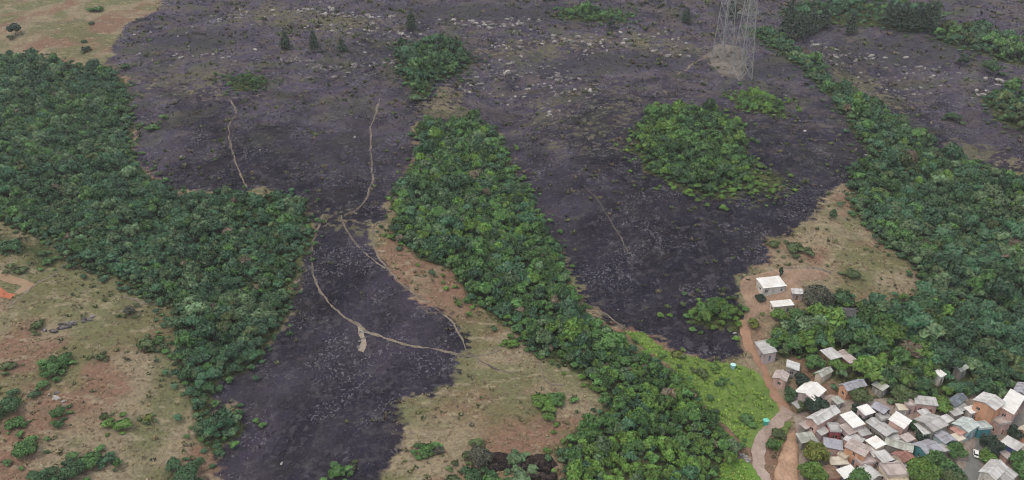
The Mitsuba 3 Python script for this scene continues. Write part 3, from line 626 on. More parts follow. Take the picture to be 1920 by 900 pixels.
house((109.89, 124.38, 9.95, 3.31, 2.23, 0.499), 'gable', 3.0, 'cream', 'orange', 'cream roofed house with orange wall at the right edge', rise=0.7)

# small infill between them
for q, kind, wh, rc, wc, lab, ri in [
        ((63.60, 126.64, 9.73, 2.12, 1.40, 0.508), 'mono', 2.3, 'pink grey', 'grey', 'small pinkish shack left of the big light grey house', 0.3),
        ((66.60, 124.91, 9.60, 2.58, 1.43, 0.527), 'mono', 2.4, 'pale', 'mauve', 'pale roofed annex in front of the big light grey house', 0.3),
        ((64.06, 121.56, 8.70, 1.94, 1.43, 0.183), 'mono', 2.4, 'light grey', 'cream', 'small grey roof right of the house at the earth bank', 0.3),
        ((68.82, 118.51, 8.57, 1.91, 1.53, 0.632), 'flat', 2.4, 'cream', 'pink', 'flat cream annex below the orange fronted house', 0.3),
        ((72.26, 116.47, 8.61, 3.06, 1.76, 0.234), 'flat', 2.8, 'pink grey', 'pink', 'flat pinkish house between the orange fronted house and the bottom edge', 0.3),
        ((74.93, 118.20, 9.33, 1.80, 1.36, 0.250), 'mono', 2.4, 'white', 'white', 'tiny white roof left of the pale roof by the terracotta one', 0.3),
        ((78.97, 115.20, 9.17, 2.60, 1.27, 0.470), 'mono', 2.4, 'pale', 'cream', 'pale roof touching the front of the terracotta roofed house', 0.3),
        ((82.56, 120.89, 10.90, 2.55, 1.56, 0.433), 'mono', 2.6, 'pink grey', 'mauve', 'pinkish roof between the brightest white roof and the green grey roof', 0.3),
        ((79.76, 121.25, 10.73, 2.89, 1.46, 0.479), 'mono', 2.6, 'light grey', 'grey', 'light grey roof directly below the brightest white roof', 0.3),
        ((74.56, 123.24, 10.42, 2.49, 1.68, 0.290), 'mono', 2.6, 'light grey', 'pink', 'light grey roof at the lower end of the long white roof', 0.3),
        ((79.75, 126.26, 12.05, 2.11, 1.62, 0.257), 'flat', 2.6, 'light grey', 'mauve', 'flat grey roof in front of the dark walled grey house', 0.3),
        ((93.13, 125.92, 11.72, 2.61, 1.65, 0.444), 'mono', 2.6, 'pale', 'cream', 'pale roof left of the pale cyan house', 0.3),
        ((96.28, 128.11, 11.91, 2.60, 1.64, 0.371), 'mono', 2.6, 'light grey', 'mauve', 'light grey roof behind the pale cyan house', 0.3),
        ((100.40, 129.12, 11.66, 2.31, 1.48, 0.329), 'mono', 2.6, 'white', 'white', 'small white roof between the pale cyan house and the orange building', 0.3),
        ((105.12, 126.09, 10.32, 2.75, 1.96, 0.233), 'flat', 3.6, 'pink grey', 'pink', 'flat roofed pink house in front of the orange building', 0.3),
        ((103.77, 127.40, 10.73, 2.12, 2.00, 0.164), 'flat', 2.8, 'cream', 'white', 'flat roofed white annex at the foot of the orange building', 0.3),
        ((88.75, 118.40, 10.49, 2.29, 1.70, 0.177), 'mono', 2.4, 'light grey', 'grey', 'grey roof right of the lavender roof with teal walls', 0.3),
        ((89.17, 127.42, 12.29, 2.40, 1.22, 0.319), 'mono', 2.4, 'pale', 'pink', 'pale roof between the pink fronted house and the large grey roof', 0.3)]:
    house(q, kind, wh, rc, wc, lab, rise=ri)

# ------------------------------------------------------------------ foliage
scene['mat_leaf'] = {'type': 'twosided', 'b': {'type': 'principled', 'base_color': {'type': 'mesh_attribute', 'name': 'vertex_color'}, 'roughness': 0.5, 'specular': 0.35}}
scene['mat_bark'] = {'type': 'twosided', 'b': {'type': 'diffuse', 'reflectance': rgb((0.13, 0.10, 0.075))}}
scene['mat_tuft'] = {'type': 'twosided', 'b': {'type': 'diffuse', 'reflectance': {'type': 'mesh_attribute', 'name': 'vertex_color'}}}


def leaf_cards(pos, nrm, size, cols, r, aspect=1.5, jit=0.45):
    """Bent leaf clumps: two triangles folded along the middle."""
    n = len(pos)
    nrm = nrm + r.normal(0, jit, (n, 3))
    nrm /= np.linalg.norm(nrm, axis=1, keepdims=True)
    t = np.cross(nrm, r.normal(0, 1, (n, 3)))
    t /= np.linalg.norm(t, axis=1, keepdims=True)
    s = np.cross(nrm, t)
    size = (size * r.uniform(0.6, 1.35, n))[:, None]
    a = pos + t * size * aspect / 2
    c = pos - t * size * aspect / 2
    b = pos + s * size / 2 - nrm * size * 0.22
    d = pos - s * size / 2 - nrm * size * 0.22
    v = np.stack([a, b, c, d], 1).reshape(-1, 3)
    i = np.arange(n)[:, None] * 4
    f = np.vstack([i + [0, 1, 2], i + [0, 2, 3]])
    return v, f, np.repeat(cols, 4, 0)


def crown(seed, rx, h, base, n, leaf, tint, lobes=7, flat=1.0, jit=0.45):
    """Uneven crown of leaf clumps over several lobes round a leafy core."""
    r = np.random.default_rng(seed)
    cen, rad = [], []
    for i in range(lobes):
        a = i * 2.4 + r.uniform(-0.5, 0.5)
        q = math.sqrt((i + 0.3) / lobes) * 0.68
        cen.append([math.cos(a) * q * rx, math.sin(a) * q * rx, base + h * (0.62 - 0.30 * q * q * 1.6 + r.uniform(-0.14, 0.14))])
        rad.append(r.uniform(0.36, 0.54) * rx)
    cen, rad = np.array(cen), np.array(rad)
    w = rad ** 2 / (rad ** 2).sum()
    which = r.choice(lobes, n * 2, p=w)
    u = r.normal(0, 1, (n * 2, 3))
    u[:, 2] = np.where(u[:, 2] < -0.3, -u[:, 2], u[:, 2])
    u /= np.linalg.norm(u, axis=1, keepdims=True)
    pos = cen[which] + u * (rad[which] * r.uniform(0.8, 1.08, n * 2))[:, None] * [1, 1, 0.85 * flat * h / (1.3 * rx)]
    dist = np.linalg.norm((pos[:, None] - cen[None]) / rad[None, :, None], axis=2)
    keep = np.where((dist < 0.72).sum(1) == 0)[0][:n]
    pos, u, which = pos[keep], u[keep], which[keep]
    lobe_tone = r.uniform(0.82, 1.2, lobes)
    cols = np.array(tint) * (lobe_tone[which] * r.uniform(0.7, 1.35, len(pos)))[:, None]
    cols[:, 0] *= r.uniform(0.85, 1.25, len(pos))
    v, f, c = leaf_cards(pos, u, leaf, cols, r, jit=jit)
    vs, fs, cs, o = [v], [f], [c], len(v)
    ico = trimesh.creation.icosphere(0)
    for i in range(lobes):
        p = np.asarray(ico.vertices) * rad[i] * 0.80 * [1, 1, 0.85 * flat * h / (1.3 * rx)] + cen[i]
        vs.append(p); fs.append(np.asarray(ico.faces) + o); cs.append(np.tile(np.array(tint) * lobe_tone[i] * 0.9, (len(p), 1)))
        o += len(p)
    return np.vstack(vs), np.vstack(fs), np.vstack(cs)


def trunk(h, r0, seed):
    r = np.random.default_rng(seed)
    vs, fs, o = [], [], 0
    def limb(p0, p1, a, b):
        nonlocal o
        d = p1 - p0
        m = trimesh.creation.cone(1, 1, sections=5)
        ang = np.arange(5) * 2 * PI / 5
        t = d / np.linalg.norm(d)
        x = np.cross(t, [0.3, 0.9, 0.1]); x /= np.linalg.norm(x)
        y = np.cross(t, x)
        ring = np.cos(ang)[:, None] * x + np.sin(ang)[:, None] * y
        v = np.vstack([p0 + ring * a, p1 + ring * b])
        i = np.arange(5); j = (i + 1) % 5
        f = np.vstack([np.stack([i, j, j + 5], 1), np.stack([i, j + 5, i + 5], 1)]) + o
        vs.append(v); fs.append(f); o += 10
    top = np.array([r.uniform(-0.2, 0.2), r.uniform(-0.2, 0.2), h * 0.45])
    limb(np.array([0, 0, -0.6]), top, r0, r0 * 0.7)
    for i in range(4):
        a = i * 1.6 + r.uniform(0, 0.8)
        limb(top, top + np.array([math.cos(a) * h * 0.22, math.sin(a) * h * 0.22, h * r.uniform(0.2, 0.35)]), r0 * 0.55, r0 * 0.2)
    return np.vstack(vs), np.vstack(fs)


def pine_crown(seed, rad, h, n, tint):
    r = np.random.default_rng(seed)
    z = r.uniform(0.12, 1.0, n) ** 0.85
    lay = np.floor(z * 9) / 9
    prof = (1 - lay) ** 0.8 * (0.75 + 0.5 * ((z * 9) % 1 < 0.5)) * (0.8 + 0.4 * r.random(n))
    a = r.uniform(0, 2 * PI, n)
    rr = rad * prof * np.sqrt(r.uniform(0.35, 1, n)) + 0.1
    pos = np.stack([np.cos(a) * rr, np.sin(a) * rr, z * h], 1)
    nrm = np.stack([np.cos(a), np.sin(a), np.full(n, 0.9)], 1)
    cols = np.array(tint) * r.uniform(0.6, 1.35, n)[:, None]
    return leaf_cards(pos, nrm, 0.16 * rad + 0.25, cols, r, 1.7)


def leafy(m, mat='mat_leaf'):
    v, f, c = m
    return mikit.ply(trimesh.Trimesh(v, f, process=False), mat, False, color=np.clip(c, 0, 1))


TINT = {'deep': (0.044, 0.102, 0.042), 'teal': (0.052, 0.126, 0.066), 'mid': (0.066, 0.150, 0.044), 'fresh': (0.105, 0.205, 0.042), 'olive': (0.078, 0.118, 0.044), 'silver': (0.105, 0.180, 0.088), 'dark': (0.022, 0.046, 0.030), 'bright': (0.085, 0.165, 0.030), 'yellow': (0.12, 0.15, 0.028), 'dry': (0.14, 0.12, 0.085), 'dusty': (0.075, 0.085, 0.062)}
KINDS = {}
for ti, tn in enumerate(('deep', 'teal', 'mid', 'fresh', 'olive', 'silver', 'dry')):
    for s in range(4):
        sd = 100 * ti + s
        rs = np.random.default_rng(sd)
        cr = leafy(crown(sd, 2.15, 3.6 * rs.uniform(0.85, 1.15), 1.0, 160, 0.84, np.array(TINT[tn]) * (0.72, 0.92, 1.12, 1.38)[s], lobes=int(rs.integers(5, 12)), jit=0.42, flat=rs.uniform(0.7, 1.0)))
        v, f = trunk(4.2, 0.16, sd)
        tk = mikit.ply(trimesh.Trimesh(v, f, process=False), 'mat_bark', True)
        scene[f'group_tree_{tn}_{s}'] = {'type': 'shapegroup', 'crown': cr, 'trunk': tk}
        scene[f'group_canopy_{tn}_{s}'] = {'type': 'shapegroup', 'crown': cr}
        KINDS.setdefault(tn, []).append(s)


def free_of_houses(x, y, gap=0.7, front=2.2):
    ok = np.ones(len(x), bool)
    for hx, hy, yaw, L, W, hz in HOUSES_AT:
        for k in np.linspace(0, front, 4):
            cx, cy = hx - hx / math.hypot(hx, hy) * k, hy - hy / math.hypot(hx, hy) * k
            dx, dy = x - cx, y - cy
            u, v = dx * math.cos(yaw) + dy * math.sin(yaw), -dx * math.sin(yaw) + dy * math.cos(yaw)
            ok &= (np.abs(u) > L / 2 + gap) | (np.abs(v) > W / 2 + gap)
    return ok


def scatter(pg, step, seed, jitter=0.38):
    r = np.random.default_rng(seed)
    x0, y0, x1, y1 = pg.bounds
    xs, ys = np.meshgrid(np.arange(x0, x1, step), np.arange(y0, y1, step * 0.866))
    xs = xs + (np.arange(len(xs)) % 2)[:, None] * step / 2
    xs, ys = xs.ravel() + r.uniform(-jitter, jitter, xs.size) * step, ys.ravel() + r.uniform(-jitter, jitter, xs.size) * step
    m = inside(pg, xs, ys)
    return xs[m], ys[m]


def in_view(x, y, z, pad=0.06):
    q = np.stack([x, y, z], -1) - CAM
    s, c = math.sin(math.radians(PITCH)), math.cos(math.radians(PITCH))
    dpt = q[:, 1] * c - q[:, 2] * s
    vert = (q[:, 1] * s + q[:, 2] * c) / dpt
    tx = math.tan(math.radians(FOV / 2))
    return (np.abs(q[:, 0] / dpt) < tx + pad) & (np.abs(vert) < tx * 480 / 1024 + pad), dpt


WOODS = [  # outline, spacing, tints with weights, tree name/label, rest name/label, scale
    (wood_left, 1.54, {'deep': 4, 'teal': 6, 'mid': 2, 'silver': 2.6, 'olive': 0.6, 'dry': 0.12}, ' left of the burnt spur', 'left', 0.53),
    (wood_mid, 1.54, {'deep': 2.5, 'mid': 5, 'fresh': 0.8, 'teal': 3, 'silver': 1.2, 'dry': 0.12}, ' in the central gully', 'centre', 0.55),
    (wood_right, 1.66, {'deep': 3.5, 'teal': 6, 'mid': 2.5, 'silver': 2.2, 'olive': 0.6, 'fresh': 0.4, 'dry': 0.15}, ' behind the village', 'right', 0.60),
    (grove, 1.6, {'deep': 3, 'mid': 4, 'fresh': 1.2}, ' in the right burnt slope', 'grove', 0.5),
    (thicket_top, 3.1, {'deep': 3, 'teal': 4, 'mid': 2}, '', 'thicket', 0.68),
    (thicket_east, 2.9, {'teal': 4, 'mid': 2, 'olive': 1}, '', 'thicket', 0.68),
    (thicket_edge, 2.9, {'teal': 2, 'mid': 3, 'olive': 2}, '', 'thicket', 0.68),
    (thicket_north, 5.0, {'mid': 3, 'teal': 4}, '', 'thicket', 0.76),
    (thicket_spot, 2.4, {'mid': 3, 'fresh': 3}, '', 'thicket', 0.48),
    (thicket_gate, 2.4, {'mid': 4, 'fresh': 2, 'olive': 1}, '', 'thicket', 0.56),
    (thicket_bank, 2.4, {'mid': 4, 'teal': 2}, '', 'thicket', 0.48),
    (thicket_ledge, 2.2, {'deep': 3, 'mid': 2}, '', 'thicket', 0.40)]
trees = []
NO_TREES = shapely.union_all([village, meadow_low, bank, clearing, LineString(ROAD).buffer(2.2)])
shapely.prepare(NO_TREES)
for wi, (pg, step, tints, where, short, sc) in enumerate(WOODS):
    x, y = scatter(pg, step * (1 if short != 'thicket' else 0.72), 40 + wi)
    z = H(x, y)
    seen, dpt = in_view(x, y, z, 0.3)
    m = seen & free_of_houses(x, y)
    x, y, z, dpt = x[m], y[m], z[m], dpt[m]
    r = np.random.default_rng(60 + wi)
    names = list(tints)
    # neighbouring trees of one kind stand in loose clusters
    q = np.stack([x, y, 0 * x], -1)
    pw = np.array([tints[t] for t in names])[None, :] * np.exp(4.2 * np.stack([meshkit.fbm(q / 11 + 31 * k, 2, 77) for k in range(len(names))], 1))
    size = sc * np.clip(r.lognormal(-0.1, 0.34, len(x)), 0.45, 2.1) * (0.85 + 0.4 * meshkit.fbm(q / 9, 2, 5))
    if short == 'right':   # larger, fresher trees stand down by the houses
        near_ = np.clip((172 - y) / 30, 0, 1)
        size = size * (1 + 0.25 * near_)
        pw[:, names.index('fresh')] *= 1 + 22 * near_ * (x < 100)
        pw[:, names.index('olive')] *= 1 + 0.6 * near_
    if short == 'centre':
        low = np.clip((150 - y) / 35, 0, 1)
        size = size * (1 - 0.18 * low)
        pw[:, names.index('fresh')] *= 1 + 14 * low
        pw[:, names.index('deep')] *= 1 - 0.7 * low
    pick = (pw.cumsum(1) > r.random(len(x))[:, None] * pw.sum(1, keepdims=True)).argmax(1)
    edge = np.clip(shapely.distance(pg.boundary, shapely.points(x, y)) / 2.0, 0.7, 1)
    if short == 'grove':
        for fx_, fy_ in zip(*scatter(scrub, 2.2, 95, 0.5)):
            if r.random() < 0.45:
                trees.append((wi, fx_, fy_, float(H(fx_, fy_)), r.uniform(0.15, 0.42), ('fresh', 'mid')[int(r.integers(0, 2))], 1e9, r.uniform(0, 360), r.uniform(0.5, 0.8)))
    ring = pg.buffer(7 if wi > 2 else 4.5).difference(pg)
    for g in getattr(ring, 'geoms', [ring]):
        fx, fy = scatter(g, 2.0, 90 + wi, 0.5)
        fd_ = shapely.distance(pg, shapely.points(fx, fy))
        m = (r.random(len(fx)) < 0.7 * np.exp(-fd_ / 2.6)) & free_of_houses(fx, fy) & ~inside(NO_TREES, fx, fy) & in_view(fx, fy, H(fx, fy), 0.1)[0]
        for fx_, fy_ in zip(fx[m], fy[m]):
            trees.append((wi, fx_, fy_, float(H(fx_, fy_)), r.uniform(0.2, 0.5), ('fresh' if short == 'grove' and r.random() < 0.6 else names[int(r.integers(0, min(3, len(names))))]), 1e9, r.uniform(0, 360), r.uniform(0.6, 0.9)))
    for i in range(len(x)):
        trees.append((wi, x[i], y[i], z[i], size[i] * edge[i], names[pick[i]], dpt[i], r.uniform(0, 360), r.uniform(0.75, 1.35)))
inview, _ = in_view(np.array([t[1] for t in trees]), np.array([t[2] for t in trees]), np.array([t[3] for t in trees]), -0.005)
order = sorted((i for i in range(len(trees)) if WOODS[trees[i][0]][3] and inview[i]), key=lambda i: -trees[i][4] / trees[i][6])
single = set(order[:300])
LOOK = {'dry': 'brownish', 'deep': 'dark green', 'teal': 'bluish green', 'mid': 'mid green', 'fresh': 'bright green', 'olive': 'olive', 'silver': 'pale silvery'}
YZ, EDGE, XM = {}, {}, {}
for wi in range(4):
    ys = [trees[i][2] for i in single if trees[i][0] == wi]
    XM[wi] = np.median([trees[i][1] for i in single if trees[i][0] == wi] or [0])
    YZ[wi] = np.quantile(ys, [0.33, 0.67]) if ys else (0, 0)
for i in single:
    EDGE[i] = shapely.distance(WOODS[trees[i][0]][0].boundary, Point(trees[i][1], trees[i][2])) < 3.5
print('trees', len(trees))
for i, (wi, x, y, z, s, tn, dpt, rot, tall) in enumerate(trees):
    where, short = WOODS[wi][3], WOODS[wi][4]
    v = KINDS[tn][int(rot * 7) % 4]
    tw = T().translate([x, y, z - 0.15]).rotate([0, 0, 1], rot).scale([s, s, s * tall])
    if i in single:
        zone = 'upper' if y > YZ[wi][1] else ('middle' if y > YZ[wi][0] else 'lower')
        side = 'edging' if EDGE[i] else 'inside'
        k = thing('forest_tree', f'{LOOK[tn]} tree {side} the {zone} wood{where}, {"left" if x < XM[wi] else "right"} half', 'tree', f'trees of the wood{where}')
        scene[k] = {'type': 'instance', 'group': ref(f'group_tree_{tn}_{v}'), 'to_world': tw}
    else:
        nm = {'left': 'wood', 'centre': 'wood_in_gully', 'right': 'wood_behind_village', 'grove': 'grove', 'thicket': 'upland_thicket'}[short]
        scene[f'{nm}__{_count.setdefault("i" + nm, 0) + 1:03d}'] = {'type': 'instance', 'group': ref(f'group_canopy_{tn}_{v}'), 'to_world': tw}
        _count['i' + nm] += 1
for nm, lab in (('wood', 'dense dark green canopy covering the left slope'), ('wood_in_gully', 'dense green canopy running down the central gully'), ('wood_behind_village', 'dense canopy down the right side behind the village'),
                ('grove', 'round green grove surrounded by burnt ground'), ('upland_thicket', 'patches of green thicket on the high burnt slopes')):
    labels[nm] = {'kind': 'stuff', 'label': lab, 'category': 'trees'}


# ------------------------------------------------------------------ single trees, shrubs and pines
def plant(name, at, rad, h, tint, label, cat, seed, n=500, leaf=0.45, base=0.5, lobes=8, group=None, flat=1.0):
    k = thing(name, label, cat, group)
    x, y = at[0]
    M = T().translate([x, y, float(H(x, y)) - 0.1])
    part(k, 'crown', leafy(crown(seed, rad, h - base, base, n, leaf, TINT[tint], lobes, flat)) | {'to_world': M})
    v, f = trunk(h, 0.06 + 0.03 * rad, seed)
    part(k, 'trunk' if cat == 'tree' else 'stem', mikit.ply(trimesh.Trimesh(v, f, process=False), 'mat_bark', True, to_world=M))
    return k


def pine(at, rad, h, label, seed, tint='dark', n=420):
    k = thing('pine_tree', label, 'pine tree')
    x, y = at[0]
    M = T().translate([x, y, float(H(x, y)) - 0.1])
    part(k, 'crown', leafy(pine_crown(seed, rad, h, n, TINT[tint])) | {'to_world': M})
    v, f = trunk(h * 1.2, 0.16, seed)
    part(k, 'trunk', mikit.ply(trimesh.Trimesh(v[:10], f[:10], process=False), 'mat_bark', True, to_world=M))


# trees of the village and round it
VT = [([(77.0, 161.4)], 4.2, 6.2, 'dusty', 'big round grey green tree beside the highest houses', 1100), ([(67.3, 131.7)], 2.7, 3.7, 'dark', 'dark round tree in front of the white gable house', 900),
      ([(63.1, 134.8)], 1.8, 3.4, 'deep', 'dark narrow tree between the orange track and the white gable house', 450), ([(66.5, 138.8)], 1.8, 3.2, 'dark', 'dark tree behind the white gable house', 500),
      ([(76.3, 127.7)], 1.1, 1.9, 'dark', 'dark tree between the long white roof and the small white roof', 350), ([(75.5, 129.9)], 1.1, 2.2, 'dark', 'dark tree behind the long white roof', 350),
      ([(77.7, 122.8)], 1.5, 2.4, 'dusty', 'grey green bush like tree between two white roofs in the village', 450), ([(93.9, 130.1)], 2.6, 3.8, 'fresh', 'small round green tree right of the pink fronted house', 500),
      ([(62.8, 118.8)], 2.8, 5.4, 'yellow', 'upper part of the yellow green bamboo clump by the earth bank', 800), ([(60.7, 113.8)], 2.8, 4.8, 'bright', 'lower greener part of the bamboo clump at the bottom edge', 800),
      ([(69.7, 113.2)], 2.8, 4.2, 'mid', 'small round tree at the bottom edge between two white roofs', 600), ([(81.7, 112.7)], 3.6, 5.4, 'bright', 'big bright green tree at the bottom of the village', 1100),
      ([(85.7, 114.6)], 2.8, 4.6, 'mid', 'dark green tree right of the big bright green tree', 600), ([(87.7, 113.5)], 2.6, 3.6, 'deep', 'dark tree beside the lower left side of the street', 500),
      ([(91.5, 118.0)], 2.2, 3.4, 'mid', 'tree right of the teal walled house', 450), ([(87.4, 111.5)], 2.4, 3.4, 'olive', 'olive tree at the bottom edge left of the street', 500),
      ([(100.0, 119.9)], 2.6, 4.2, 'dark', 'dark tree on the right side of the street', 550), ([(98.0, 117.5)], 1.9, 2.8, 'fresh', 'low light green bush on the right side of the street', 400),
      ([(104.1, 116.2)], 2.6, 4.2, 'mid', 'green tree at the right edge below the deep blue house', 600), ([(103.4, 113.1)], 2.6, 4.2, 'mid', 'green tree in the bottom right corner', 600),
      ([(108.0, 124.4)], 1.8, 3.0, 'dark', 'dark bush behind the deep blue house', 350), ([(86.4, 122.2)], 1.5, 2.6, 'dark', 'dark little tree behind the lavender grey roof with teal walls', 300),
      ([(85.6, 124.9)], 1.4, 2.4, 'deep', 'small dark bush between the brightest white roof and the large grey roof', 260), ([(77.4, 132.8)], 2.6, 3.4, 'olive', 'olive bush between the orange ended grey house and the village', 450),
      ([(86.8, 132.6)], 2.8, 4.0, 'olive', 'olive tree at the wood edge above the tiny cream shed', 550), ([(64.4, 132.1)], 1.6, 2.4, 'olive', 'small olive bush at the top bend of the dirt road', 260),
      ([(62.9, 149.1)], 1.8, 3.0, 'mid', 'green tree left of the light grey roof on the orange track', 350), ([(65.3, 151.2)], 2.4, 3.8, 'fresh', 'fresh green tree behind the light grey house on the orange track', 500),
      ([(57.6, 125.5)], 1.6, 1.8, 'olive', 'low bushes on the strip between dirt road and earth bank, upper end', 350), ([(55.4, 122.4)], 1.5, 1.8, 'mid', 'low bushes on the strip between dirt road and earth bank, lower end', 350),
      ([(45.8, 119.4)], 1.9, 3.4, 'silver', 'silvery round tree at the edge of the gully wood by the dirt road', 450), ([(60.0, 155.8)], 1.5, 2.0, 'yellow', 'yellowish bush below the bare earth clearing', 300),
      ([(66.8, 157.6)], 2.2, 3.2, 'fresh', 'fresh green bush below the long narrow white roof', 450), ([(70.8, 157.7)], 2.0, 3.0, 'mid', 'green bush beside the big round grey green tree', 400),
      ([(71.4, 172.2)], 0.7, 3.4, 'dark', 'slim dark tree behind the highest white roof', 160), ([(64.2, 164.7)], 1.5, 1.8, 'dark', 'dark brownish bush on the bare clearing', 300),
      ([(75.6, 141.5)], 2.4, 3.6, 'fresh', 'fresh green tree right of the small greenish beige roof', 450), ([(70.7, 142.9)], 2.4, 3.6, 'mid', 'green tree left of the small greenish beige roof', 450)]
for i, (at, rad, h, tint, lab, n) in enumerate(VT):
    plant('bush' if 'bush' in lab else 'tree', at, rad, h, tint, lab, 'bush' if 'bush' in lab else 'tree', 500 + i, n, 0.42 if rad > 2 else 0.34, 0.5 if h > 2.9 else 0.15)

